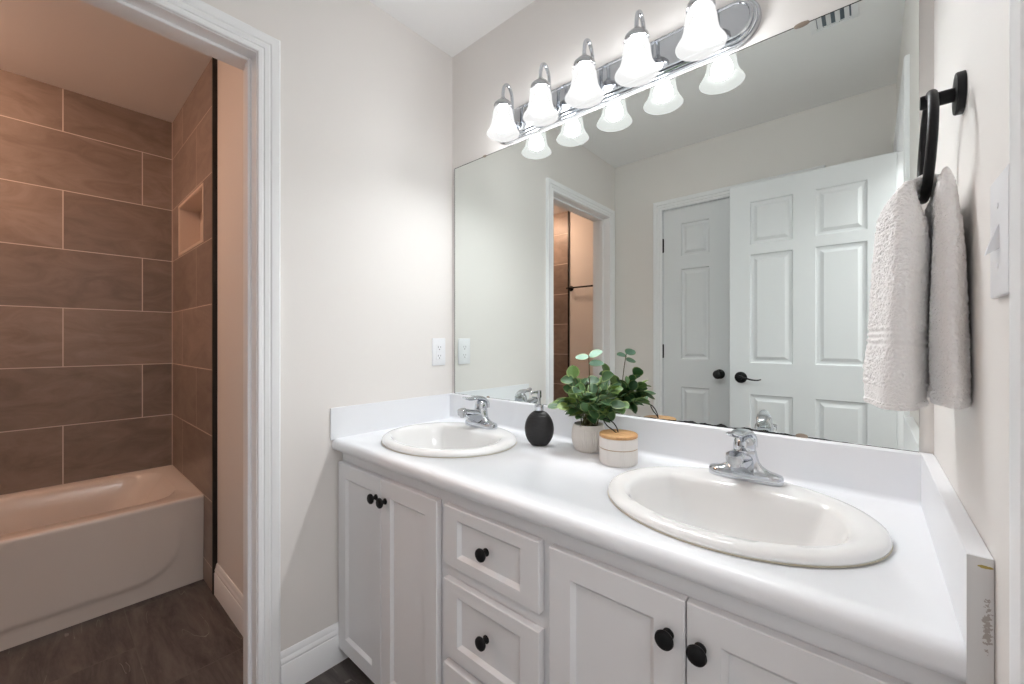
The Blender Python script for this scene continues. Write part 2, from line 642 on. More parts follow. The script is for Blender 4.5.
def panel_leaf(bm, xs, zs, cells, prof, y0, thick, to3, cham=0.002, both=False):
    """a leaf whose front (y = y0 face, local y grows backwards) carries moulded panels.
    xs, zs: grid lines; cells: (i, j) that are panels; prof: [(inset, depth)...] rings inside each panel"""
    def P(x, y, z):
        return to3(x, y, z)

    def face(ya, sgn):
        gx = [xs[0] + cham] + list(xs[1:-1]) + [xs[-1] - cham]
        gz = [zs[0] + cham] + list(zs[1:-1]) + [zs[-1] - cham]
        for i in range(len(gx) - 1):
            for j in range(len(gz) - 1):
                a, b, c, d = gx[i], gx[i + 1], gz[j], gz[j + 1]
                if (i, j) not in cells:
                    bm.faces.new([bm.verts.new(P(x, ya, z)) for x, z in ((a, c), (b, c), (b, d), (a, d))])
                    continue
                rg = []
                for ins, dep in [(0, 0)] + list(prof):
                    y = ya + sgn * dep
                    rg.append([P(a + ins, y, c + ins), P(b - ins, y, c + ins), P(b - ins, y, d - ins), P(a + ins, y, d - ins)])
                loops(bm, rg, True, False, True)
    face(y0, 1)
    x0, x1, z0, z1 = xs[0], xs[-1], zs[0], zs[-1]
    yb = y0 + thick

    def rect(i, y):
        return [P(x0 + i, y, z0 + i), P(x1 - i, y, z0 + i), P(x1 - i, y, z1 - i), P(x0 + i, y, z1 - i)]
    if both:
        face(yb, -1)
        loops(bm, [rect(cham, y0), rect(0, y0 + cham), rect(0, yb - cham), rect(cham, yb)], True, False, False)
    else:
        loops(bm, [rect(cham, y0), rect(0, y0 + cham), rect(0, yb)], True, False, True)
    return bm


def casing(bm, s0, s1, zt, prof, to3, zb=0.0):
    """door casing: prof (w out from the opening, t off the wall); mitred at the head"""
    rings = []
    for w, t in prof:
        rings.append([to3(s0 - w, zb, t), to3(s0 - w, zt + w, t), to3(s1 + w, zt + w, t), to3(s1 + w, zb, t)])
    loops(bm, rings, False, False, False)
    # close the bottom ends
    for k in (0, 3):
        try:
            bm.faces.new([bm.verts.new(r[k]) for r in rings])
        except ValueError:
            pass
    return bm


CASE = [(0.0, 0.0), (0.0, 0.010), (0.003, 0.0125), (0.012, 0.0125), (0.0145, 0.0105), (0.017, 0.0105), (0.019, 0.0135),
        (0.030, 0.0150), (0.0325, 0.0128), (0.035, 0.0128), (0.038, 0.0165), (0.052, 0.0195), (0.058, 0.0195),
        (0.0625, 0.0165), (0.064, 0.012), (0.064, 0.0)]
BASE = [(0.0, 0.0), (0.0155, 0.0), (0.0155, 0.096), (0.0140, 0.0985), (0.0125, 0.0990), (0.0125, 0.103), (0.0138, 0.106),
        (0.0120, 0.114), (0.0085, 0.119), (0.0085, 0.123), (0.0070, 0.129), (0.0055, 0.134), (0.003, 0.138), (0.0, 0.138)]

# ------------------------------------------------------------------ room shell
W, H, DR = 1.54, 2.44, 1.60
TX0, TX1, TY0, TY1 = -1.684, -0.12, -2.24, -0.708     # tub room
OP0, OP1, OPZ = -1.503, -0.796, 2.040                  # opening in the left wall
HX = 2.75

bm = BM(); box(bm, TX0 - 0.1, HX + 0.1, -2.7, 0.1, -0.06, 0.0)
struct('floor', bm, FLOOR, 'dark slate-look tile floor running from the vanity into the tub room', 'floor')
bm = BM(); box(bm, TX0 - 0.1, HX + 0.1, -2.7, 0.1, H, H + 0.06)
struct('ceiling', bm, CEIL, 'flat white ceiling above the mirror and the tub', 'ceiling')
bm = BM(); box(bm, TX0 - 0.1, HX + 0.1, 0.0, 0.1, 0, H)
struct('wall_back', bm, WALL, 'greige wall behind the mirror and the vanity lights', 'wall')
bm = BM()
box(bm, -0.12, 0.0, OP1 + 0.018, 0.0, 0, H)
box(bm, -0.12, 0.0, -2.3, OP0 - 0.018, 0, H)
box(bm, -0.12, 0.0, OP0 - 0.018, OP1 + 0.018, OPZ + 0.018, H)
struct('wall_left', bm, WALL, 'greige wall left of the vanity with the opening to the tub room', 'wall')
bm = BM()
RO0, RO1, ROZ = -1.465, -0.770, 2.045
box(bm, W, W + 0.12, RO1 + 0.018, 0.0, 0, H)
box(bm, W, W + 0.12, -2.6, RO0 - 0.018, 0, H)
box(bm, W, W + 0.12, RO0 - 0.018, RO1 + 0.018, ROZ + 0.018, H)
struct('wall_right', bm, WALL, 'greige wall right of the vanity behind the hanging towel', 'wall')
CX0, CX1, CZ = 0.362, 1.190, 2.042                      # closet opening in the rear wall
bm = BM()
box(bm, 0.0, CX0 - 0.018, -DR - 0.1, -DR, 0, H)
box(bm, CX1 + 0.018, W, -DR - 0.1, -DR, 0, H)
box(bm, CX0 - 0.018, CX1 + 0.018, -DR - 0.1, -DR, CZ + 0.018, H)
struct('wall_rear', bm, WALL, 'greige rear wall around the closet, seen in the mirror', 'wall')
bm = BM(); box(bm, CX0 - 0.1, CX1 + 0.1, -DR - 0.50, -DR - 0.45, 0, H)
struct('wall_closet', bm, WALL, 'greige back wall inside the closet behind its closed doors', 'wall')
bm = BM()
box(bm, HX, HX + 0.1, -2.6, 0.0, 0, H)
box(bm, W + 0.12, HX, -2.7, -2.6, 0, H)
struct('wall_hall', bm, WALL, 'greige hallway wall beyond the entry doorway', 'wall')

# tub room walls
bm = BM(); box(bm, TX0 - 0.1, TX0, TY0 - 0.1, -0.6, 0, H)
struct('wall_tub_long', bm, TILE_B, 'brown stone tile wall along the back of the bathtub', 'wall')
bm = BM(); box(bm, TX0, TX1, TY1, -0.02, 0, H)
struct('wall_tub_near', bm, WALL, 'warm tan painted wall between the tub tile and the doorway', 'wall')
bm = BM(); box(bm, TX0, TX1, TY0 - 0.1, TY0, 0, H)
struct('wall_tub_far', bm, WALL, 'painted far wall of the tub room behind the towel bar', 'wall')

# tiled end wall with a niche: a 13 mm tile skin over the painted wall, niche sunk into it
TS = -0.721
NX0, NX1, NZ0, NZ1 = -1.500, -0.985, 1.632, 1.896


def skin_with_hole(bm, x0, x1, z0, z1, hx0, hx1, hz0, hz1, yf, yb):
    gx, gz = [x0, hx0, hx1, x1], [z0, hz0, hz1, z1]
    for i in range(3):
        for j in range(3):
            if i == 1 and j == 1:
                continue
            box(bm, gx[i], gx[i + 1], yf, yb, gz[j], gz[j + 1])


bm = BM()
skin_with_hole(bm, TX0, -0.809, 0, H, NX0, NX1, NZ0, NZ1, TS, TY1)
struct('wall_tub_end', bm, TILE_S, 'brown stone tile end wall of the tub with a recessed niche', 'wall')
# cut the niche out of the painted wall block behind it
wn = bpy.data.objects['wall_tub_near']
me = wn.data
bm = BM()
gx, gz = [TX0, NX0, NX1, TX1], [0, NZ0, NZ1, H]
for i in range(3):
    for j in range(3):
        if i == 1 and j == 1:
            box(bm, gx[i], gx[i + 1], TY1 + 0.09, -0.02, gz[j], gz[j + 1])
        else:
            box(bm, gx[i], gx[i + 1], TY1, -0.02, gz[j], gz[j + 1])
bm.to_mesh(me)
bm.free()
t = thing('shower_niche', 'small recessed shower niche with pale lining in the tub end wall', 'niche', (NX0, TS, NZ0), kind='structure')
bm = BM()
yb = TY1 + 0.088
e = 0.008
box(bm, NX0, NX1, yb - e, yb, NZ0, NZ1)
box(bm, NX0, NX0 + e, TS + 0.001, yb, NZ0, NZ1)
box(bm, NX1 - e, NX1, TS + 0.001, yb, NZ0, NZ1)
box(bm, NX0 + e, NX1 - e, TS + 0.001, yb, NZ0, NZ0 + e)
box(bm, NX0 + e, NX1 - e, TS + 0.001, yb, NZ1 - e, NZ1)
obj('niche_lining', bm, NICHE, t)
bm = BM()
o_ = 0.010
rg = []
for ins, y in ((-o_, TS), (-o_, TS - 0.003), (0.004, TS - 0.003), (0.004, TS + 0.001)):
    rg.append([(NX0 + ins, y, NZ0 + ins), (NX1 - ins, y, NZ0 + ins), (NX1 - ins, y, NZ1 - ins), (NX0 + ins, y, NZ1 - ins)])
loops(bm, rg, True, False, False)
obj('niche_trim', bm, plain('niche_edge_trim', (0.72, 0.60, 0.51), 0.35), t)

bm = BM(); box(bm, -0.811, -0.7955, TS - 0.0045, TY1, 0, H, 0.001, 1)
struct('trim_1', bm, BLACKT, 'black metal edge strip where the tub tile meets the painted wall', 'trim')
bm = BM(); box(bm, TX0, -0.832, TY0, TY0 + 0.013, 0, H)
struct('wall_tub_foot', bm, TILE_S, 'brown tile at the foot end of the tub, seen in the mirror', 'wall')
bm = BM(); box(bm, -0.832, -0.818, TY0, TY0 + 0.0145, 0, H, 0.001, 1)
struct('trim_2', bm, BLACKT, 'black metal edge strip beside the far tub tile, seen in the mirror', 'trim')

bm = BM(); box(bm, TX0, TX0 + 0.003, TS - 0.003, TS, 0.409, H)
struct('trim_6', bm, plain('corner_grout', (0.66, 0.57, 0.51), 0.8), 'pale grout line in the corner of the tub tile', 'trim')

# casings and jambs
toL = lambda s, z, t_: (t_, s, z)
bm = BM(); casing(bm, OP0 + 0.0, OP1, OPZ, [(w + 0.002, t_) for w, t_ in CASE], toL)
box(bm, -0.12, 0.002, OP1, OP1 + 0.018, 0, OPZ + 0.018)
box(bm, -0.12, 0.002, OP0 - 0.018, OP0, 0, OPZ + 0.018)
box(bm, -0.12, 0.002, OP0, OP1, OPZ, OPZ + 0.018)
# door stop bead on the jamb
box(bm, -0.075, -0.042, OP1 - 0.010, OP1, 0, OPZ, 0.002, 1)
box(bm, -0.075, -0.042, OP0, OP0 + 0.010, 0, OPZ, 0.002, 1)
box(bm, -0.075, -0.042, OP0 + 0.010, OP1 - 0.010, OPZ - 0.010, OPZ, 0.002, 1)
toL2 = lambda s, z, t_: (-0.12 - t_, s, z)
casing(bm, OP0, OP1, OPZ, [(w + 0.002, t_) for w, t_ in CASE], toL2)
struct('trim_3', bm, TRIM, 'white moulded casing and jamb around the tub room opening', 'door casing')

toR = lambda s, z, t_: (W - t_, s, z)
bm = BM(); casing(bm, RO0, RO1, ROZ, [(w + 0.004, t_ * 0.75) for w, t_ in CASE], toR)
box(bm, W - 0.001, W + 0.12, RO1, RO1 + 0.018, 0, ROZ + 0.018)
box(bm, W - 0.001, W + 0.12, RO0 - 0.018, RO0, 0, ROZ + 0.018)
box(bm, W - 0.001, W + 0.12, RO0, RO1, ROZ, ROZ + 0.018)
struct('trim_4', bm, TRIM, 'white moulded casing of the entry doorway at the right edge', 'door casing')

toC = lambda s, z, t_: (s, -DR + t_, z)
bm = BM(); casing(bm, CX0, CX1, CZ, [(w + 0.001, t_) for w, t_ in CASE], toC)
box(bm, CX0 - 0.018, CX0, -DR - 0.1, -DR + 0.001, 0, CZ + 0.018)
box(bm, CX1, CX1 + 0.018, -DR - 0.1, -DR + 0.001, 0, CZ + 0.018)
box(bm, CX0, CX1, -DR - 0.1, -DR + 0.001, CZ, CZ + 0.018)
struct('trim_5', bm, TRIM, 'white moulded casing around the closet doors, seen in the mirror', 'door casing')

# baseboards
bm = BM(); prism(bm, BASE, lambda u, v, a: (u, a, v), OP1 + 0.067, -0.451)
struct('baseboard_left', bm, TRIM, 'white baseboard between the doorway casing and the vanity', 'baseboard')
bm = BM(); prism(bm, BASE, lambda u, v, a: (a, TY1 - u * 0.85, v), -0.7945, TX1 - 0.02)
struct('baseboard_tub', bm, TRIM, 'white baseboard in the tub room beside the black tile edge', 'baseboard')
bm = BM(); prism(bm, BASE, lambda u, v, a: (a, -DR + u, v), 0.0, CX0 - 0.066)
struct('baseboard_rear', bm, TRIM, 'white baseboard on the rear wall left of the closet', 'baseboard')

# ------------------------------------------------------------------ doors seen in the mirror
RAISED = [(0.005, 0.0085), (0.010, 0.0100), (0.019, 0.0100), (0.036, 0.0010)]


def lathe_y(bm, prof, c, sgn=1, seg=28):
    return lathe(bm, prof, c, (0, sgn, 0), seg)


def closet_leaf(x0, x1, label, name, knob_side, group=None):
    d = thing(name, label, 'door', (x0, -DR, 0), kind='structure')
    yf = -DR - 0.002
    to3 = lambda x, y, z: (x, yf - y, z)
    mid = (x0 + x1) / 2
    bm = BM()
    panel_leaf(bm, [x0, mid - 0.088, mid + 0.088, x1], [0.008, 0.22, 0.838, 1.024, 1.628, 1.714, 1.934, 2.038],
               {(1, 1), (1, 3), (1, 5)}, RAISED, 0.0, 0.035, to3, both=True)
    obj('door_panel', bm, DOORP, d, angle=12)
    kx = x1 - 0.057 if knob_side > 0 else x0 + 0.057
    bm = BM()
    lathe_y(bm, [(0.0305, 0.0), (0.0305, 0.004), (0.028, 0.008), (0.012, 0.010), (0.0105, 0.028), (0.018, 0.034), (0.0265, 0.044),
                 (0.028, 0.052), (0.024, 0.061), (0.012, 0.066), (0.0, 0.067)], (kx, yf, 0.935))
    obj('door_knob', bm, BLACK, d)
    hx = x0 if knob_side > 0 else x1
    for z in (1.80, 1.075, 0.25):
        bm = BM()
        box(bm, hx - 0.009, hx + 0.004, yf - 0.001, yf + 0.0035, z - 0.046, z + 0.046, 0.001, 1)
        tube(bm, [(hx - 0.001, yf + 0.006, z - 0.047), (hx - 0.001, yf + 0.006, z + 0.047)], 0.0055, 10)
        obj('hinge', bm, BLACK, d)
    return d


closet_leaf(CX0 + 0.002, 0.779, 'narrow white panelled closet door with a round black knob, seen in the mirror', 'door_1', 1)
closet_leaf(0.782, CX1 - 0.002, 'narrow white closet door hidden behind the open entry door', 'door_2', -1)

# open entry door, swung against the rear wall
dr = thing('door_3', 'wide white six-panel entry door standing open, black lever, seen in the mirror', 'door', (1.535, -1.43, 0), kind='structure')
yf = -1.43
to3 = lambda x, y, z: (x, yf - y, z)
bm = BM()
panel_leaf(bm, [0.818, 0.924, 1.127, 1.224, 1.430, 1.535], [0.010, 0.235, 0.842, 1.020, 1.636, 1.692, 1.935, 2.040],
           {(1, 1), (3, 1), (1, 3), (3, 3), (1, 5), (3, 5)}, RAISED, 0.0, 0.035, to3, both=True)
obj('door_panel', bm, DOORP, dr, angle=12)
for sgn, yy in ((1, yf), (-1, yf - 0.035)):
    bm = BM()
    lathe(bm, [(0.0325, 0.0), (0.0325, 0.005), (0.030, 0.009), (0.013, 0.011), (0.011, 0.040), (0.0125, 0.046), (0.0, 0.048)],
          (0.878, yy, 0.935), (0, sgn, 0), 28)
    path = spline([(0.876, yy + sgn * 0.041, 0.937), (0.905, yy + sgn * 0.043, 0.935), (0.940, yy + sgn * 0.043, 0.927),
                   (0.968, yy + sgn * 0.040, 0.926), (0.985, yy + sgn * 0.036, 0.931)], 5)
    n = len(path)
    tube(bm, path, [0.0085 - 0.0045 * i / (n - 1) for i in range(n)], 10, flat=0.7)
    obj('door_lever', bm, BLACK, dr)
for z in (1.80, 1.075, 0.25):
    bm = BM()
    box(bm, 1.5345, 1.5375, yf - 0.034, yf - 0.001, z - 0.046, z + 0.046)
    tube(bm, [(1.5365, yf + 0.003, z - 0.047), (1.5365, yf + 0.003, z + 0.047)], 0.0055, 10)
    obj('hinge', bm, BLACK, dr)

# towel bar on the far wall of the tub room
tb = thing('towel_bar', 'black towel bar on the tan tub room wall, seen in the mirror', 'towel bar', (-0.50, TY0, 1.665))
for x in (-0.795, -0.215):
    bm = BM()
    lathe(bm, [(0.025, 0.0), (0.025, 0.008), (0.011, 0.010), (0.010, 0.062), (0.0, 0.064)], (x, TY0, 1.665), (0, 1, 0), 24)
    obj('bracket', bm, BLACK, tb)
bm = BM()
tube(bm, [(-0.82, TY0 + 0.053, 1.665), (-0.19, TY0 + 0.053, 1.665)], 0.008, 14)
obj('bar', bm, BLACK, tb)

# ------------------------------------------------------------------ ceiling lamp of the tub room
fl = thing('ceiling_light', 'round warm ceiling lamp over the bathtub', 'ceiling light', (-1.18, -1.80, H))
bm = BM(); lathe(bm, [(0.095, -0.0005), (0.095, -0.016), (0.088, -0.022), (0.0, -0.022)], (-1.18, -1.80, H), seg=36)
obj('lamp_base', bm, CHROMED, fl)
bm = BM(); lathe(bm, [(0.0, -0.022), (0.090, -0.0225), (0.110, -0.030), (0.106, -0.050), (0.084, -0.068), (0.045, -0.079), (0.0, -0.082)], (-1.18, -1.80, H), seg=36)
obj('lamp_globe', bm, TUBGLOW, fl)

# ------------------------------------------------------------------ bathtub
XB, XF = TX0 + 0.001, -0.968
YA, YE = TS - 0.001, TY0 + 0.014
ZT = 0.408
tub = thing('bathtub', 'almond alcove bathtub with an embossed apron in the tiled tub room', 'bathtub', ((XB + XF) / 2, (YA + YE) / 2, 0))
bm = BM()
rim_o = rrect(XB, XF - 0.014, YE, YA, 0.004, 6)
rings = [[(x, y, ZT) for x, y in rim_o]]
for ins, z, r, endl in ((0.055, ZT + 0.002, 0.13, 0.07), (0.064, ZT - 0.003, 0.13, 0.075), (0.072, ZT - 0.016, 0.13, 0.085),
                        (0.085, ZT - 0.08, 0.13, 0.13), (0.100, ZT - 0.20, 0.13, 0.20), (0.112, ZT - 0.28, 0.12, 0.245),
                        (0.135, ZT - 0.315, 0.11, 0.29), (0.18, ZT - 0.328, 0.08, 0.34)):
    rings.append([(x, y, z) for x, y in rrect(XB + ins, XF - 0.014 - ins, YE + ins + 0.02, YA - endl, r, 6)])
loops(bm, rings, True, False, True)
# apron with rounded front lip and an embossed arch line
ny, nz = 120, 40
prof = [(-0.014, ZT), (-0.007, ZT - 0.001), (-0.002, ZT - 0.005), (0.0, ZT - 0.012)]
zz = [p[1] for p in prof] + [ZT - 0.012 - (ZT - 0.012) * k / nz for k in range(1, nz + 1)]


def apron_x(y, z):
    for (dx, pz) in prof:
        if abs(pz - z) < 1e-9:
            return XF + dx
    # distance inside the recessed field
    dz = z - 0.070
    dy = (YA - 0.085) - y
    r = 0.16
    if dz < r and dy < r:
        dd = r - math.hypot(r - dz, r - dy)
    else:
        dd = min(dz, dy)
    s = max(0.0, min(1.0, (dd + 0.010) / 0.022))
    s = s * s * (3 - 2 * s)
    top = max(0.0, min(1.0, (z - 0.05) / 0.30))
    return XF - 0.010 * (1 - s) * (1 - top)


G = []
for k in range(ny + 1):
    y = YA + (YE - YA) * (k / ny) ** 1.6
    G.append([bm.verts.new((apron_x(y, z), y, z)) for z in zz])
for k in range(ny):
    for j in range(len(zz) - 1):
        bm.faces.new((G[k][j], G[k + 1][j], G[k + 1][j + 1], G[k][j + 1]))
obj('tub_body', bm, TUBM, tub, angle=50)
bm = BM()
lathe(bm, [(0.030, 0.0), (0.030, 0.003), (0.024, 0.005), (0.010, 0.003), (0.0, 0.003)], ((XB + XF) / 2, YE + 0.42, ZT - 0.3275), seg=24)
obj('drain', bm, CHROME, tub)

# ------------------------------------------------------------------ vanity cabinet
YD, YFR = -0.540, -0.520
van = thing('vanity_cabinet', 'long white double vanity cabinet with black knobs under the counter', 'cabinet', (W / 2, -0.26, 0))
bm = BM()
box(bm, 0.003, W - 0.003, YFR, -0.500, 0.052, 0.759, 0.001, 1)   # face frame
box(bm, 0.003, W - 0.003, -0.500, -0.003, 0.052, 0.070)
box(bm, 0.003, 0.018, -0.500, -0.003, 0.052, 0.640)
box(bm, W - 0.018, W - 0.003, -0.500, -0.003, 0.052, 0.640)
box(bm, 0.018, W - 0.018, -0.012, -0.003, 0.070, 0.640)
obj('cabinet_body', bm, CAB, van)
bm = BM()
box(bm, 0.003, W - 0.003, -0.450, -0.430, 0.0, 0.052)
obj('toe_kick', bm, CAB, van)
toV = lambda x, y, z: (x, YD + y, z)
SHAK = [(0.0015, 0.0015), (0.009, 0.0085)]


def knob(parent, x, z):
    bm = BM()
    lathe(bm, [(0.0095, 0.0), (0.0095, 0.0025), (0.0062, 0.005), (0.0055, 0.011), (0.0075, 0.0145), (0.0145, 0.0165), (0.0158, 0.0195),
               (0.0148, 0.0235), (0.0115, 0.026), (0.006, 0.0272), (0.0, 0.0275)], (x, YD, z), (0, -1, 0), 28)
    return obj('knob', bm, BLACK, parent)


def cab_front(name, x0, x1, z0, z1, st, rl, kx, kz, label):
    bm = BM()
    panel_leaf(bm, [x0, x0 + st, x1 - st, x1], [z0, z0 + rl, z1 - rl, z1], {(1, 1)}, SHAK, 0.0, 0.0185, toV, cham=0.0018)
    o = obj(name, bm, CAB, van)
    # origin at the front's own lower corner so that the knob hangs on it
    knob(o, kx, kz)
    return o


cab_front('door', 0.012, 0.2885, 0.056, 0.716, 0.050, 0.050, 0.264, 0.652, None)
cab_front('door', 0.2915, 0.563, 0.056, 0.716, 0.050, 0.050, 0.316, 0.652, None)
cab_front('drawer', 0.594, 0.908, 0.562, 0.716, 0.052, 0.029, 0.751, 0.643, None)
cab_front('drawer', 0.594, 0.908, 0.329, 0.524, 0.052, 0.033, 0.751, 0.436, None)
cab_front('drawer', 0.594, 0.908, 0.056, 0.303, 0.052, 0.038, 0.751, 0.18, None)
cab_front('door', 0.934, 1.2085, 0.056, 0.716, 0.052, 0.050, 1.182, 0.651, None)
cab_front('door', 1.2115, 1.486, 0.056, 0.716, 0.052, 0.050, 1.233, 0.651, None)

# ------------------------------------------------------------------ countertop with splashes
ZC = 0.798
SINKS = [(0.321, -0.290), (1.215, -0.291)]
ctop = thing('countertop', 'long white laminate countertop with raised splashes on top of the vanity', 'countertop', (W / 2, -0.28, 0.76))
YN = -0.5585
bm = BM()
prof = [(-0.001, 0.7595), (-0.001, ZC + 0.1065), (-0.003, ZC + 0.1095), (-0.016, ZC + 0.1095), (-0.0195, ZC + 0.106), (-0.0205, ZC + 0.1),
        (-0.0205, ZC + 0.012), (-0.022, ZC + 0.006), (-0.026, ZC + 0.002), (-0.032, ZC)]
for k in range(9):
    a = pi / 2 * k / 8
    prof.append((YN + 0.019 - 0.019 * sin(a), ZC - 0.019 + 0.019 * cos(a)))
prof += [(YN, ZC - 0.026), (YN + 0.002, ZC - 0.0335), (YN + 0.006, ZC - 0.0375), (YN + 0.030, 0.7595)]
prism(bm, prof, lambda u, v, a: (a, u, v), 0.001, W - 0.002)
slab = obj('counter_slab', bm, LAM, ctop)
# sink cut-outs
cuts = []
for sx, sy in SINKS:
    bm = BM()
    lathe(bm, [(1.0, 0.70), (1.0, 0.90)], (sx, sy, 0), seg=64, sx=0.222, sy=0.192)
    c = obj('cut', bm, LAM)
    cuts.append(c)
    md = slab.modifiers.new('cut', 'BOOLEAN')
    md.operation = 'DIFFERENCE'
    md.solver = 'EXACT'
    md.object = c
bpy.context.view_layer.update()
dg = bpy.context.evaluated_depsgraph_get()
nm = bpy.data.meshes.new_from_object(slab.evaluated_get(dg))
slab.modifiers.clear()
old = slab.data
slab.data = nm
nm.name = 'counter_slab'
for c in cuts:
    bpy.data.objects.remove(c, do_unlink=True)
bm = BM()
box(bm, 0.0005, 0.0065, YN - 0.006, -0.0207, ZC - 0.004, ZC + 0.1095, 0.0012, 1)
obj('side_splash', bm, LAM, ctop)
bm = BM()
box(bm, W - 0.0205, W - 0.0005, YN, -0.0207, ZC + 0.0006, ZC + 0.1105, 0.0010, 1)
rs = obj('side_splash', bm, LAM, ctop)
rs['label'] = 'right side splash with a scuffed bare end'
bm = BM()
box(bm, W - 0.0207, W - 0.0006, YN - 0.0012, YN + 0.0002, 0.740, ZC + 0.1098)
o = obj('end_cap', bm, SCUFF, rs)
# the scuff pattern is placed from the lower corner of the end cap
bmx = BM(); bmx.from_mesh(o.data)
bmesh.ops.translate(bmx, verts=bmx.verts, vec=wloc(o) - Vector((W - 0.0207, YN, 0.740)))
bmx.to_mesh(o.data); bmx.free()
o.location = Vector((W - 0.0207, YN, 0.740)) - wloc(rs)

# ------------------------------------------------------------------ sinks
def sink_profile():
    # (scale a, scale b offset handled together, z) outer semi-axes 0.252 x 0.217
    P = [(0.246, 0.211, ZC + 0.0004), (0.2515, 0.2165, ZC + 0.003), (0.2525, 0.2175, ZC + 0.007), (0.250, 0.215, ZC + 0.0125),
         (0.244, 0.209, ZC + 0.0165), (0.234, 0.199, ZC + 0.0185), (0.222, 0.187, ZC + 0.0185)]
    return P


def make_sink(sx, sy, label):
    t = thing('sink', label, 'sink', (sx, sy, ZC), group='drop-in sinks in the counter')
    seg = 88
    bm = BM()
    rings = []

    def ell(a, b, z, dy=0.0, p=2.0, back=None):
        r = []
        for k in range(seg):
            th = 2 * pi * k / seg
            c, s = cos(th), sin(th)
            x = a * math.copysign(abs(c) ** (2 / p), c)
            y = b * math.copysign(abs(s) ** (2 / p), s) + dy
            if back is not None and y > back:
                y = back + (y - back) * 0.12
            r.append((sx + x, sy + y, z))
        return r
    for a, b, z in sink_profile():
        rings.append(ell(a, b, z))
    # inner edge: pulled forward from the faucet deck at the back, flattened there
    for a, b, z, dy, bk in ((0.206, 0.172, ZC + 0.0165, -0.012, 0.100), (0.199, 0.165, ZC + 0.012, -0.014, 0.094),
                            (0.194, 0.160, ZC + 0.004, -0.015, 0.090), (0.188, 0.155, ZC - 0.015, -0.016, 0.087),
                            (0.172, 0.143, ZC - 0.060, -0.018, 0.080), (0.140, 0.118, ZC - 0.105, -0.020, 0.066),
                            (0.095, 0.082, ZC - 0.132, -0.020, 0.045), (0.045, 0.040, ZC - 0.144, -0.020, None),
                            (0.024, 0.024, ZC - 0.147, -0.020, None)):
        rings.append(ell(a, b, z, dy, 2.15, bk))
    loops(bm, rings, True, False, True)
    obj('basin', bm, PORC, t, angle=60)
    bm = BM()
    loops(bm, [ell(0.2525, 0.2175, ZC + 0.0003), ell(0.2530, 0.2180, ZC + 0.0014), ell(0.2495, 0.2145, ZC + 0.0020)], True, False, False)
    obj('caulk_bead', bm, CAULK, t)
    bm = BM()
    lathe(bm, [(0.0225, 0.0), (0.0225, 0.0015), (0.017, 0.003), (0.0165, 0.002), (0.0125, 0.002), (0.012, 0.0045), (0.0, 0.006)],
          (sx, sy - 0.020, ZC - 0.1468), seg=28)
    obj('drain', bm, CHROME, t)
    return t


make_sink(*SINKS[0], 'oval white drop-in sink at the left end, beside the electrical outlet')
make_sink(*SINKS[1], 'oval white drop-in sink at the right end, below the hanging towel')


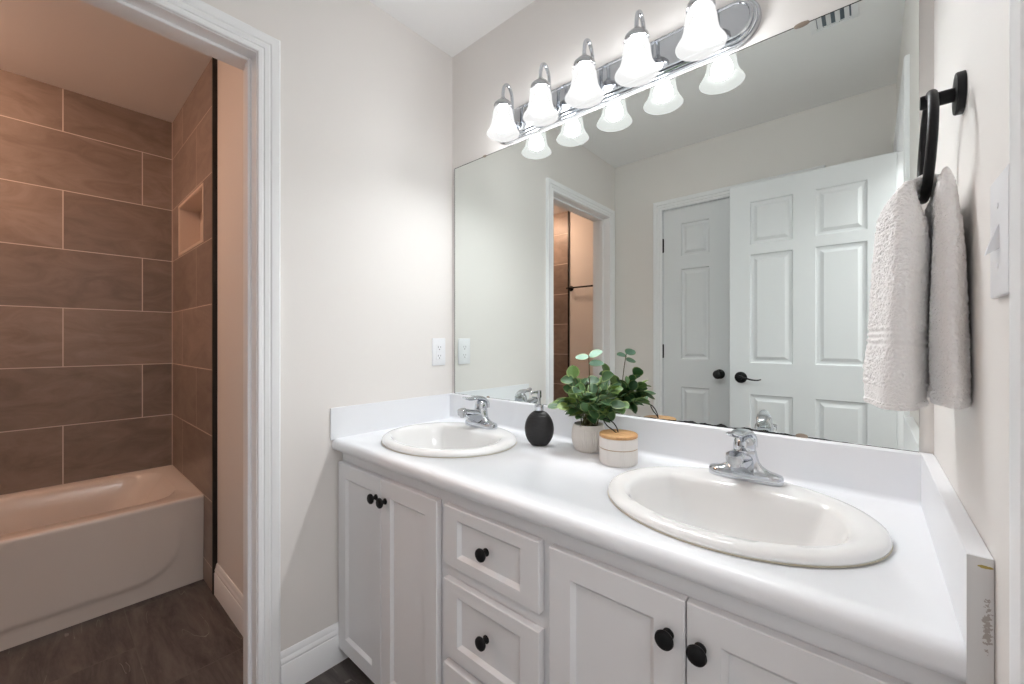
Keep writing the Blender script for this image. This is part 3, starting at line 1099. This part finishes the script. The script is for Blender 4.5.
# ------------------------------------------------------------------ faucets
def make_faucet(fx, fy, label):
    z0 = ZC + 0.0185
    t = thing('faucet', label, 'faucet', (fx, fy, z0), group='chrome single-lever faucets')
    bm = BM()
    seg = 48

    def ring(a, b, z, dy=0.0, p=2.6):
        r = []
        for k in range(seg):
            th = 2 * pi * k / seg
            c, s = cos(th), sin(th)
            r.append((fx + a * math.copysign(abs(c) ** (2 / p), c), fy + dy + b * math.copysign(abs(s) ** (2 / p), s), z0 + z))
        return r
    rings = [ring(0.0785, 0.0255, 0.0, p=2.8), ring(0.0795, 0.0265, 0.003, p=2.8), ring(0.0790, 0.0262, 0.014, p=2.8),
             ring(0.0765, 0.0248, 0.0185, p=2.8), ring(0.068, 0.0225, 0.0215, p=2.6), ring(0.058, 0.0215, 0.0235, p=2.4),
             ring(0.047, 0.0215, 0.028, p=2.2), ring(0.037, 0.0222, 0.034, p=2.0), ring(0.0305, 0.0232, 0.044, p=2.0),
             ring(0.0268, 0.0240, 0.056, p=2.0), ring(0.0252, 0.0245, 0.066, p=2.0), ring(0.0235, 0.0235, 0.069, p=2.0)]
    loops(bm, rings, True, True, True)
    obj('faucet_body', bm, CHROME, t, angle=40)
    # spout
    bm = BM()
    path = spline([(fx, fy + 0.006, z0 + 0.044), (fx, fy - 0.020, z0 + 0.053), (fx, fy - 0.050, z0 + 0.061),
                   (fx, fy - 0.076, z0 + 0.067), (fx, fy - 0.096, z0 + 0.068)], 5)
    n = len(path)
    tube(bm, path, [0.0220 - 0.0065 * i / (n - 1) for i in range(n)], 24, flat=0.62)
    # skirt of the spout that runs down to the base
    rg = []
    for s_, wd, zb, zt in ((0.016, 0.024, 0.012, 0.050), (0.034, 0.0215, 0.022, 0.052), (0.054, 0.0185, 0.036, 0.054), (0.076, 0.016, 0.046, 0.056)):
        rg.append([(fx - wd, fy - s_, z0 + zb), (fx + wd, fy - s_, z0 + zb), (fx + wd * 0.9, fy - s_, z0 + zt), (fx - wd * 0.9, fy - s_, z0 + zt)])
    loops(bm, rg)
    obj('spout', bm, CHROME, t, angle=40)
    bm = BM()
    lathe(bm, [(0.0, 0.0195), (0.0150, 0.0192), (0.0170, 0.0178), (0.0175, 0.015), (0.0175, 0.002), (0.0166, 0.0), (0.0115, -0.001), (0.0110, -0.009), (0.0095, -0.0105), (0.008, -0.0105), (0.0075, -0.007), (0.0, -0.007)],
          (fx, fy - 0.094, z0 + 0.0600), (0, -0.22, 1), seg=24)
    obj('aerator', bm, CHROMED, t)
    # dome and lever
    bm = BM()
    lathe(bm, [(0.0228, 0.0), (0.0240, 0.004), (0.0240, 0.012), (0.0225, 0.021), (0.0185, 0.029), (0.012, 0.0345), (0.0, 0.0365)],
          (fx, fy, z0 + 0.0685), seg=32)
    path = spline([(fx, fy + 0.026, z0 + 0.073), (fx, fy + 0.0225, z0 + 0.094), (fx, fy + 0.004, z0 + 0.1085), (fx, fy - 0.022, z0 + 0.1125),
                   (fx, fy - 0.048, z0 + 0.1105), (fx, fy - 0.070, z0 + 0.1145), (fx, fy - 0.078, z0 + 0.119)], 6)
    n = len(path)
    wr = []
    for i in range(n):
        s_ = i / (n - 1)
        wr.append(0.0185 * (1 - s_) ** 0.8 + 0.0070 * s_ + 0.0045 * sin(pi * s_))
    tube(bm, path, wr, 20, flat=0.42, up=(0, 1, 0.2))
    bmesh.ops.rotate(bm, verts=bm.verts, cent=(fx, fy, z0), matrix=Matrix.Rotation(radians(-10), 3, 'Z'))
    obj('lever', bm, CHROME, t, angle=45)
    # pop-up rod behind
    bm = BM()
    tube(bm, [(fx, fy + 0.0275, z0 + 0.012), (fx, fy + 0.0290, z0 + 0.072)], 0.0022, 10)
    lathe(bm, [(0.0, 0.0), (0.0040, 0.002), (0.0050, 0.008), (0.0035, 0.012), (0.0, 0.013)], (fx, fy + 0.0290, z0 + 0.071), seg=14)
    obj('lift_rod', bm, CHROME, t)
    return t


make_faucet(SINKS[0][0] - 0.006, -0.128, 'chrome single-lever faucet on the left sink beside the side splash')
make_faucet(SINKS[1][0] - 0.003, -0.128, 'chrome single-lever faucet on the right sink near the lidded jar')

# ------------------------------------------------------------------ soap dispenser
SX, SY, ZS = 0.612, -0.150, ZC + 0.0006
sd = thing('soap_dispenser', 'round flat black soap dispenser with a chrome pump beside the potted plant', 'soap dispenser', (SX, SY, ZS))
ang = radians(34)
bm = BM()
prof = []
A, Bh = 0.0485, 0.0625
zc = 0.0555
pr = [(0.0, 0.0), (0.022, 0.0), (0.0255, 0.0012)]
for k in range(1, 25):
    th = radians(-62 + (62 + 78) * k / 24)
    pr.append((A * cos(th), zc + Bh * sin(th)))
pr += [(0.0098, zc + Bh * sin(radians(78)) + 0.001), (0.0, zc + Bh + 0.0005)]
lathe(bm, pr, (0, 0, 0), seg=44, sy=0.55)
bmesh.ops.rotate(bm, verts=bm.verts, cent=(0, 0, 0), matrix=Matrix.Rotation(ang, 3, 'Z'))
bmesh.ops.translate(bm, verts=bm.verts, vec=(SX, SY, ZS))
obj('bottle', bm, SOAP, sd)
zt = ZS + zc + Bh * sin(radians(78))
bm = BM(); lathe(bm, [(0.0145, 0.0), (0.0150, 0.001), (0.0150, 0.0175), (0.0138, 0.019), (0.006, 0.0195), (0.006, 0.021)], (SX, SY, zt), seg=28)
obj('collar', bm, CHROME, sd)
bm = BM()
lathe(bm, [(0.0045, 0.0), (0.0045, 0.022), (0.0075, 0.023), (0.0075, 0.044), (0.0065, 0.0465), (0.0, 0.047)], (SX, SY, zt + 0.0195), seg=20)
ex = Vector((-sin(radians(20)), -cos(radians(20)), 0))
c0 = Vector((SX, SY, zt + 0.0595))
tube(bm, spline([c0, c0 + ex * 0.014 + Vector((0, 0, 0.001)), c0 + ex * 0.028, c0 + ex * 0.034 + Vector((0, 0, -0.004))], 4), 0.0042, 12)
obj('pump_head', bm, CHROME, sd)

# ------------------------------------------------------------------ potted plant
random.seed(11)
PX, PY = 0.768, -0.098
pl = thing('potted_plant', 'bushy green leafy plant in a ribbed white ceramic pot before the mirror', 'potted plant', (PX, PY, ZS))
bm = BM()
seg = 96
prof = [(0.0, 0.0), (0.034, 0.0), (0.0385, 0.002), (0.044, 0.010), (0.0495, 0.024), (0.0525, 0.040), (0.0525, 0.056), (0.0505, 0.070),
        (0.0470, 0.080), (0.0455, 0.0845), (0.0445, 0.0855), (0.0425, 0.0845), (0.0420, 0.078), (0.042, 0.066), (0.0, 0.066)]
rings = []
for i, (r, z) in enumerate(prof):
    rg = []
    for k in range(seg):
        th = 2 * pi * k / seg
        rib = 0.0009 * (1 if k % 2 else -1) if 3 <= i <= 8 else 0.0
        q = max(r, 1e-4) + rib
        rg.append((PX + q * cos(th), PY + q * sin(th), ZS + z))
    rings.append(rg)
loops(bm, rings)
obj('pot', bm, POTM, pl, angle=9)
bm = BM(); lathe(bm, [(0.0415, 0.067), (0.0415, 0.074), (0.028, 0.0785), (0.0, 0.080)], (PX, PY, ZS), seg=30)
obj('soil', bm, SOIL, pl)

stems_bm = BM()
leaf_bm = BM()
uvl = leaf_bm.loops.layers.uv.new('UVMap')
tint = leaf_bm.loops.layers.color.new('leaf_tint')


def leaf(base, direc, up, L, wd, t_, fold=0.25, droop=0.25):
    d = Vector(direc).normalized()
    u = Vector(up)
    n = (u - d * u.dot(d))
    if n.length < 1e-3:
        n = Vector((1, 0, 0)).cross(d)
    n.normalize()
    s = d.cross(n).normalized()
    nl, nw = 8, 3
    G = []
    for i in range(nl + 1):
        a = i / nl
        hw = wd * (sin(pi * a ** 0.86)) ** 0.55 if 0 < a < 1 else 0.0004
        p = Vector(base) + d * (L * a) - n * (droop * L * a * a)
        row = []
        for j in range(-nw, nw + 1):
            b = j / nw
            row.append((leaf_bm.verts.new(p + s * (hw * b) + n * (fold * hw * abs(b) ** 1.3)), abs(b), a))
        G.append(row)
    for i in range(nl):
        for j in range(2 * nw):
            q = (G[i][j], G[i + 1][j], G[i + 1][j + 1], G[i][j + 1])
            f = leaf_bm.faces.new([x[0] for x in q])
            for lp, x in zip(f.loops, q):
                lp[uvl].uv = (x[1], x[2])
                lp[tint] = (t_, t_, t_, 1)


ZP = ZS + 0.078


def branch(tip, n_leaf, tone, L0=0.044):
    a = random.uniform(0, 2 * pi)
    r = random.uniform(0.004, 0.026)
    b = Vector((PX + r * cos(a), PY + r * sin(a), ZP - 0.003))
    tip = Vector(tip)
    mid = b.lerp(tip, 0.5) + Vector((0, 0, 0.02))
    path = spline([b, b.lerp(mid, 0.5) + Vector((0, 0, 0.012)), mid, tip], 5)
    m = len(path)
    tube(stems_bm, path, [0.0019 - 0.0008 * i / (m - 1) for i in range(m)], 6)
    for k in range(n_leaf):
        s_ = 1.0 if k == 0 else random.uniform(0.5, 0.97)
        p = path[min(m - 1, int(s_ * (m - 1)))]
        out = (p - Vector((PX, PY, ZP + 0.04))).normalized()
        d = out * 0.7 + Vector((random.uniform(-1, 1), random.uniform(-1, 1), random.uniform(-0.55, 0.6)))
        if p.y + d.normalized().y * 0.045 > -0.012:
            d.y = -abs(d.y) * 0.4
        up = Vector((0.25, -0.55, 0.9)) + Vector((random.uniform(-.6, .6), random.uniform(-.6, .3), 0))
        L = L0 * random.uniform(0.72, 1.12)
        leaf(p, d, up, L, L * random.uniform(0.40, 0.50), min(0.8, max(0.02, random.gauss(tone, 0.22))),
             fold=random.uniform(0.05, 0.35), droop=random.uniform(0.0, 0.4))


for i in range(30):
    th = 2 * pi * (i * 0.618 + random.random() * 0.05)
    rad = random.uniform(0.045, 0.112)
    x = PX + 0.008 + rad * cos(th)
    y = PY - 0.012 + rad * 0.72 * sin(th)
    y = min(y, -0.030)
    hgt = 0.058 + 0.100 * (1 - rad / 0.125) + random.uniform(-0.03, 0.035)
    branch((x, y, ZP + max(0.02, hgt)), 6, 0.46, 0.042)
# low leaves hanging over the rim
for i in range(5):
    th = pi * 1.05 + pi * i / 4.4
    leaf((PX + 0.032 * cos(th), PY + 0.034 * sin(th), ZP + 0.028 + random.uniform(0, 0.02)),
         (cos(th), sin(th), random.uniform(-0.1, 0.35)), (0, -0.4, 1), random.uniform(0.034, 0.046), 0.0165, random.uniform(0.15, 0.62), 0.2, 0.4)
# the tall pale sprig
tp = Vector((PX + 0.022, PY - 0.036, ZP + 0.222))
path = spline([(PX + 0.008, PY, ZP), (PX + 0.014, PY - 0.014, ZP + 0.09), (PX + 0.018, PY - 0.026, ZP + 0.17), tp], 5)
tube(stems_bm, path, 0.0014, 6)
leaf(tp + Vector((0, 0, -0.004)), (-1.0, -0.35, 0.06), (-0.2, -0.7, 0.8), 0.043, 0.0150, 0.97, 0.1, 0.1)
leaf(tp, (0.80, 0.28, 0.35), (-0.2, -0.75, 0.7), 0.044, 0.0185, 0.98, 0.1, 0.1)
leaf(tp + Vector((0, 0, -0.022)), (0.9, 0.30, 0.05), (-0.1, -0.8, 0.7), 0.046, 0.0140, 0.96, 0.1, 0.1)
obj('stems', stems_bm, STEM, pl)
lo = obj('foliage', leaf_bm, LEAF, pl, angle=80)

# ------------------------------------------------------------------ lidded jar
JX, JY = 0.900, -0.158
jr = thing('canister', 'small white ribbed jar with a round wooden lid and black loop', 'jar', (JX, JY, ZS))
bm = BM()
seg = 120
rings = []
for i, (r, z) in enumerate([(0.0, 0.0), (0.047, 0.0), (0.0505, 0.002), (0.0520, 0.006), (0.0522, 0.0435), (0.0512, 0.0440)]):
    rings.append([(JX + (max(r, 1e-4) + (0.0007 * (1 if k % 2 else -1) if 2 < i < 5 else 0)) * cos(2 * pi * k / seg),
                   JY + (max(r, 1e-4) + (0.0007 * (1 if k % 2 else -1) if 2 < i < 5 else 0)) * sin(2 * pi * k / seg), ZS + z) for k in range(seg)])
for i, (r, z) in enumerate([(0.0512, 0.0462), (0.0522, 0.0466), (0.0522, 0.0745), (0.0505, 0.0755), (0.047, 0.0755), (0.047, 0.070), (0.0, 0.070)]):
    rings.append([(JX + (max(r, 1e-4) + (0.0007 * (1 if k % 2 else -1) if i in (1, 2) else 0)) * cos(2 * pi * k / seg),
                   JY + (max(r, 1e-4) + (0.0007 * (1 if k % 2 else -1) if i in (1, 2) else 0)) * sin(2 * pi * k / seg), ZS + z) for k in range(seg)])
loops(bm, rings)
obj('jar_body', bm, plain('jar_ceramic', (0.82, 0.79, 0.76), 0.4), jr, angle=9)
bm = BM(); lathe(bm, [(0.0514, 0.0439), (0.0523, 0.0442), (0.0523, 0.0460), (0.0514, 0.0463)], (JX, JY, ZS), seg=64, cap0=False, cap1=False)
obj('seam_band', bm, SEAM, jr)
bm = BM(); lathe(bm, [(0.0, 0.0758), (0.0515, 0.0758), (0.0530, 0.0770), (0.0530, 0.0835), (0.0515, 0.0850), (0.0, 0.0852)], (JX, JY, ZS), seg=64)
lid = obj('lid', bm, WOOD, jr)
bm = BM()
zl = ZS + 0.0852
def lp(r, z, o=0.0):
    return (JX - 0.004 + 0.89 * r - 0.45 * o, JY + 0.002 + 0.45 * r + 0.89 * o, zl + z)
tube(bm, spline([lp(0.002, -0.001, 0.003), lp(-0.002, 0.013, 0.003), lp(-0.012, 0.027, 0.003), lp(-0.027, 0.0365, 0.002), lp(-0.037, 0.0375, 0.0), lp(-0.037, 0.0300, -0.002),
                 lp(-0.027, 0.0175, -0.003), lp(-0.013, 0.0075, -0.003), lp(-0.002, -0.001, -0.003)], 6), 0.0017, 8)
obj('loop', bm, BLACK, lid)

# ------------------------------------------------------------------ mirror
mr = thing('wall_mirror', 'large frameless mirror over the vanity with wear along its worn lower edge', 'mirror', (0.77, -0.003, MIR[2]))
MX1, MZ1 = 1.5175, 1.9237
bm = BM()
box(bm, MIR[0], MX1, MIR[1], -0.001, MIR[2], MZ1)
bmesh.ops.recalc_face_normals(bm, faces=bm.faces)
for f in bm.faces:
    f.material_index = 0 if f.normal.y < -0.9 else 1
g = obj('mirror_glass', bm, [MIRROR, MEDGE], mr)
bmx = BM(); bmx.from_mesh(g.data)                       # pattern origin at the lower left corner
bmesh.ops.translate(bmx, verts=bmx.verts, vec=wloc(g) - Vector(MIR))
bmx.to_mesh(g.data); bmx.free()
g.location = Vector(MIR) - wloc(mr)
for x, z, s_ in ((0.213, MZ1, 1), (1.312, MZ1, 1), (0.234, MIR[2], -1), (1.312, MIR[2], -1)):
    bm = BM()
    w_ = 0.009 if x < 1.0 else 0.016
    if s_ > 0:
        lathe(bm, [(w_, 0.0), (w_, 0.002), (w_ * 0.8, 0.0035), (0.0, 0.004)], (x, MIR[1], z - 0.001), (0, -1, 0), 20, sx=1, sy=0.35)
        box(bm, x - w_ * 0.8, x + w_ * 0.8, MIR[1] - 0.001, -0.0005, z + 0.0005, z + 0.004)
    else:
        lathe(bm, [(w_ * 0.8, 0.0), (w_ * 0.8, 0.002), (w_ * 0.6, 0.003), (0.0, 0.0035)], (x, MIR[1], z + 0.004), (0, -1, 0), 20, sx=1, sy=0.5)
    obj('mirror_clip', bm, CLIPM, mr)

# ------------------------------------------------------------------ vanity light
LX = 0.758
vl = thing('vanity_light', 'five-lamp chrome vanity light bar with bell glass shades above the mirror', 'wall light', (LX, 0, 1.997))


def stadium(cx, cz, hl, r, y, seg=20):
    o_ = []
    for k in range(seg + 1):
        a = -pi / 2 + pi * k / seg
        o_.append((cx + hl + r * cos(a), y, cz + r * sin(a)))
    for k in range(seg + 1):
        a = pi / 2 + pi * k / seg
        o_.append((cx - hl + r * cos(a), y, cz + r * sin(a)))
    return o_


bm = BM()
HL = 0.405
loops(bm, [stadium(LX, 1.997, HL, r, y) for r, y in ((0.0630, -0.0005), (0.0630, -0.008), (0.0600, -0.012), (0.0565, -0.012), (0.0555, -0.017),
                                                     (0.0530, -0.021), (0.0495, -0.021), (0.0485, -0.027), (0.0460, -0.0305), (0.0415, -0.0305),
                                                     (0.0395, -0.0275))])
obj('backplate', bm, CHROME, vl, angle=25)
LXS = [0.411, 0.585, 0.758, 0.931, 1.106]
ZB = 1.914
for lx in LXS:
    yb = -0.107
    bm = BM()
    path = spline([(lx, -0.027, 1.980), (lx, -0.038, 1.972), (lx, -0.050, 1.982), (lx, -0.0545, 2.008), (lx, -0.0550, 2.045), (lx, -0.060, 2.082),
                   (lx, -0.080, 2.1060), (lx, -0.100, 2.094), (lx, -0.107, 2.066), (lx, -0.107, 2.040)], 6)
    tube(bm, path, 0.0062, 12)
    lathe(bm, [(0.011, 0.0), (0.011, 0.003), (0.0075, 0.006), (0.0, 0.007)], (lx, -0.0275, 1.982), (0, -1, 0), 20)
    arm = obj('arm', bm, CHROME, vl)
    bm = BM()
    ZK = ZB - 0.0135
    lathe(bm, [(0.0, ZK + 0.1475), (0.0085, ZK + 0.147), (0.012, ZK + 0.142), (0.0145, ZK + 0.137), (0.025, ZK + 0.131), (0.0335, ZK + 0.122), (0.0350, ZK + 0.116),
               (0.0350, ZK + 0.109), (0.0335, ZK + 0.107), (0.026, ZK + 0.108), (0.0, ZK + 0.108)], (lx, yb, 0), seg=32)
    obj('socket', bm, CHROMED, vl)
    bm = BM()
    out = [(0.0300, 0.114), (0.0315, 0.106), (0.0345, 0.098), (0.0375, 0.086), (0.0395, 0.070), (0.0412, 0.054), (0.0440, 0.038), (0.0490, 0.023), (0.0555, 0.011), (0.0605, 0.002), (0.0615, 0.0)]
    out = [(r, z * 0.885) for r, z in out]
    inn = [(r - 0.0028, z + (0.0005 if i == 0 else 0.0012)) for i, (r, z) in enumerate(reversed(out))]
    lathe(bm, out + [(0.0605, -0.0008)] + inn, (lx, yb, ZB), seg=48, cap0=False, cap1=False)
    sh = obj('shade', bm, GLOW, vl)
    bm = BM()
    lathe(bm, [(0.0, 0.0), (0.010, 0.0012), (0.0195, 0.0055), (0.0265, 0.0130), (0.0295, 0.0225), (0.0285, 0.033), (0.024, 0.045), (0.0165, 0.060), (0.0135, 0.070), (0.013, 0.083), (0.0, 0.084)],
          (lx, yb, ZB + 0.012), seg=28)
    obj('bulb', bm, BULBM, vl)

# ------------------------------------------------------------------ outlet and switch
ol = thing('electrical_outlet', 'white electrical outlet on the left wall beside the mirror', 'outlet', (0, -0.081, 1.097))
oy, oz = -0.081, 1.097
bm = BM(); box(bm, 0.0004, 0.006, oy - 0.0365, oy + 0.0365, oz - 0.060, oz + 0.060, 0.0022, 2)
obj('cover_plate', bm, PLATE, ol)
bm = BM(); box(bm, 0.0055, 0.0085, oy - 0.0168, oy + 0.0168, oz - 0.0335, oz + 0.0335, 0.001, 1)
rc = obj('receptacle', bm, PLATE, ol)
for s_ in (-1, 1):
    zc_ = oz + s_ * 0.019
    for dy, hh in ((-0.0063, 0.0042), (0.0063, 0.0034)):
        bm = BM()
        box(bm, 0.0082, 0.0087, oy + dy - 0.0010, oy + dy + 0.0010, zc_ + 0.002 - hh, zc_ + 0.002 + hh)
        obj('slot', bm, SLOT, rc)
    bm = BM()
    lathe(bm, [(0.0026, 0.0), (0.0026, 0.0005)], (0.0082, oy, zc_ - 0.0085), (1, 0, 0), 12)
    obj('ground_hole', bm, SLOT, rc)
bm = BM()
box(bm, 0.0084, 0.0094, oy - 0.0095, oy - 0.0005, oz - 0.0028, oz + 0.0028, 0.0004, 1)
box(bm, 0.0084, 0.0094, oy + 0.0005, oy + 0.0095, oz - 0.0028, oz + 0.0028, 0.0004, 1)
obj('test_button', bm, PLATE, rc)
for s_ in (-1, 1):
    bm = BM(); lathe(bm, [(0.0032, 0.0), (0.0028, 0.0009), (0.0, 0.0012)], (0.0058, oy, oz + s_ * 0.0485), (1, 0, 0), 14)
    obj('screw', bm, PLATE, ol)

sy, sz = -0.612, 1.249
sw = thing('light_switch', 'white light switch on the right wall between the towel and the door casing', 'light switch', (W, sy, sz))
bm = BM(); box(bm, W - 0.006, W - 0.0004, sy - 0.0365, sy + 0.0365, sz - 0.060, sz + 0.060, 0.0022, 2)
obj('cover_plate', bm, PLATE, sw)
bm = BM()
loops(bm, [[(W - 0.0055, sy - 0.005, sz - 0.012), (W - 0.0055, sy + 0.005, sz - 0.012), (W - 0.0055, sy + 0.005, sz + 0.012), (W - 0.0055, sy - 0.005, sz + 0.012)],
           [(W - 0.0075, sy - 0.0045, sz - 0.0135), (W - 0.0075, sy + 0.0045, sz - 0.0135), (W - 0.0075, sy + 0.0045, sz + 0.008), (W - 0.0075, sy - 0.0045, sz + 0.008)],
           [(W - 0.0150, sy - 0.0035, sz - 0.0190), (W - 0.0150, sy + 0.0035, sz - 0.0190), (W - 0.0135, sy + 0.0035, sz - 0.013), (W - 0.0135, sy - 0.0035, sz - 0.013)]])
obj('toggle', bm, PLATE, sw)
for s_ in (-1, 1):
    bm = BM(); lathe(bm, [(0.0032, 0.0), (0.0028, 0.0009), (0.0, 0.0012)], (W - 0.0058, sy, sz + s_ * 0.030), (-1, 0, 0), 14)
    obj('screw', bm, PLATE, sw)

# ------------------------------------------------------------------ ceiling vent, seen in the mirror
vx0, vx1, vy0, vy1 = 1.252, 1.406, -0.915, -0.765
cv = thing('ceiling_vent', 'white slatted air vent in the ceiling, seen at the top of the mirror', 'vent', ((vx0 + vx1) / 2, (vy0 + vy1) / 2, H))
bm = BM()
rg = []
for ins, z in ((0.0, H - 0.0005), (0.001, H - 0.004), (0.018, H - 0.009), (0.022, H - 0.009), (0.022, H - 0.001)):
    rg.append([(vx0 + ins, vy0 + ins, z), (vx1 - ins, vy0 + ins, z), (vx1 - ins, vy1 - ins, z), (vx0 + ins, vy1 - ins, z)])
loops(bm, rg, True, False, False)
obj('vent_frame', bm, TRIM, cv)
bm = BM(); box(bm, vx0 + 0.022, vx1 - 0.022, vy0 + 0.022, vy1 - 0.022, H - 0.0012, H - 0.0002)
obj('duct_opening', bm, VENTD, cv)
bm = BM()
ns = 4
for k in range(ns):
    x = vx0 + 0.034 + (vx1 - vx0 - 0.068) * k / (ns - 1)
    loops(bm, [[(x - 0.009, y, H - 0.0090), (x - 0.008, y, H - 0.0098), (x + 0.006, y, H - 0.0025), (x + 0.005, y, H - 0.0017)] for y in (vy0 + 0.022, vy1 - 0.022)])
obj('louvers', bm, TRIM, cv)

# ------------------------------------------------------------------ towel ring and towel
RX, RY = 1.5025, -0.367
tr = thing('towel_ring', 'black metal towel ring mounted on the right wall holding the towel', 'towel ring', (W, RY, 1.501))
bm = BM()
lathe(bm, [(0.0288, 0.0), (0.0288, 0.0075), (0.0278, 0.0090), (0.0, 0.0092)], (W - 0.0003, RY, 1.501), (-1, 0, 0), 36)
obj('rosette', bm, BLACK, tr)
bm = BM()
lathe(bm, [(0.0098, 0.0), (0.0098, 0.034), (0.0090, 0.036), (0.0, 0.0362)], (W - 0.009, RY, 1.501), (-1, 0, 0), 24)
obj('post', bm, BLACK, tr)
bm = BM()
RR = 0.074
rc0 = 1.5025 + 0.003 - RR
tube(bm, [(RX + 0.003 * cos(2 * pi * k / 56), RY + RR * sin(2 * pi * k / 56), rc0 + RR * cos(2 * pi * k / 56)) for k in range(56)], 0.0058, 12, closed=True)
obj('ring', bm, BLACK, tr)

rb = rc0 - RR            # centre of the ring's lowest point
tw = None
bm = BM()
ctrl = [  # x, z, half thickness, half width (along the wall), y shift
    (1.4665, 1.0490, 0.0285, 0.098, 0.000), (1.4665, 1.0535, 0.0310, 0.100, 0.000), (1.4665, 1.0850, 0.0315, 0.100, 0.0),
    (1.4692, 1.1500, 0.0292, 0.097, 0.0), (1.4712, 1.2300, 0.0272, 0.092, 0.0), (1.4732, 1.3000, 0.0262, 0.084, 0.0),
    (1.4735, 1.3300, 0.0232, 0.070, 0.0), (1.4850, 1.3600, 0.0055, 0.046, 0.0),
    (RX - 0.0030, rb + 0.0165, 0.0058, 0.036, 0.0),
    (1.5135, 1.3610, 0.0048, 0.046, 0.0), (1.5165, 1.3400, 0.0125, 0.070, 0.0), (1.5186, 1.3000, 0.0145, 0.082, 0.0),
    (1.5190, 1.2300, 0.0152, 0.090, 0.0), (1.5195, 1.1500, 0.0162, 0.096, 0.0), (1.5220, 1.0850, 0.0168, 0.100, 0.0),
    (1.5220, 1.0640, 0.0165, 0.100, 0.0), (1.5220, 1.0570, 0.0145, 0.098, 0.0)]
pts = spline([(c[0], c[1], 0) for c in ctrl], 40)
ths = spline([(c[2], c[3], c[4]) for c in ctrl], 40)
seg = 250
rings = []
n = len(pts)
for i in range(n):
    p, w_ = pts[i], ths[i]
    d = (pts[min(i + 1, n - 1)] - pts[max(i - 1, 0)])
    d = Vector((d.x, 0, d.y)).normalized()
    nn = Vector((d.z, 0, -d.x))
    side = 1 if i < n / 2 else -1
    band = 0.0
    if side > 0:
        for zb_, hw in ((1.158, 0.003), (1.149, 0.003), (1.140, 0.003)):
            band = max(band, 1 - abs(p.y - zb_) / hw)
        if 1.058 < p.y < 1.080:
            band = max(band, 0.6)
    rg = []
    for k in range(seg):
        th = 2 * pi * k / seg
        c, s_ = cos(th), sin(th)
        a = w_.x * math.copysign(abs(c) ** 0.8, c)
        b = w_.y * math.copysign(abs(s_) ** 0.8, s_)
        q = Vector((p.x, RY + b, p.y)) + nn * a
        bb = min(abs(b), 0.062)
        q.z += (RR - math.sqrt(RR * RR - bb * bb)) * max(0.0, min(1.0, (p.y - 1.325) / 0.025))   # follows the ring
        # hanging folds and terry loops
        free = min(1.0, max(0.0, (1.385 - p.y) / 0.12))
        fold = 0.0048 * free * sin(b * 62 + 1.3 + 2.0 * side + 6.0 * (p.y - 1.2)) * abs(c)
        fuzz = 0.0024 * noise.noise(Vector((q.x, q.y, q.z)) * 260) + 0.0016 * noise.noise(Vector((q.x, q.y, q.z)) * 520)
        fuzz *= 0.35 if p.y > 1.345 else 1.0
        fuzz *= (1 - 0.9 * max(0, min(1, 1.3 * band)))
        m = (nn * c * 1.0 + Vector((0, s_ * 0.5, 0)))
        q = q + nn * (fold * (1 if c > 0 else -1)) + m * (fuzz - 0.0022 * max(0, band))
        q.x = min(q.x, W - 0.0015)
        rg.append(q)
    rings.append(rg)
loops(bm, rings)
WEAVE = plain('woven_towel_border', (0.93, 0.92, 0.915), 0.8, bump=0.5, bscale=700)
bm.faces.ensure_lookup_table()
for f in bm.faces:
    c = f.calc_center_median()
    if c.x < 1.501 and (1.1365 < c.z < 1.1615 or 1.060 < c.z < 1.078):
        f.material_index = 1
tw = obj('hand_towel', bm, [TOWEL, WEAVE], None, angle=180, loc=(RX, RY, 1.056))
tag(tw, 'white terry hand towel draped through the black ring on the wall', 'towel')
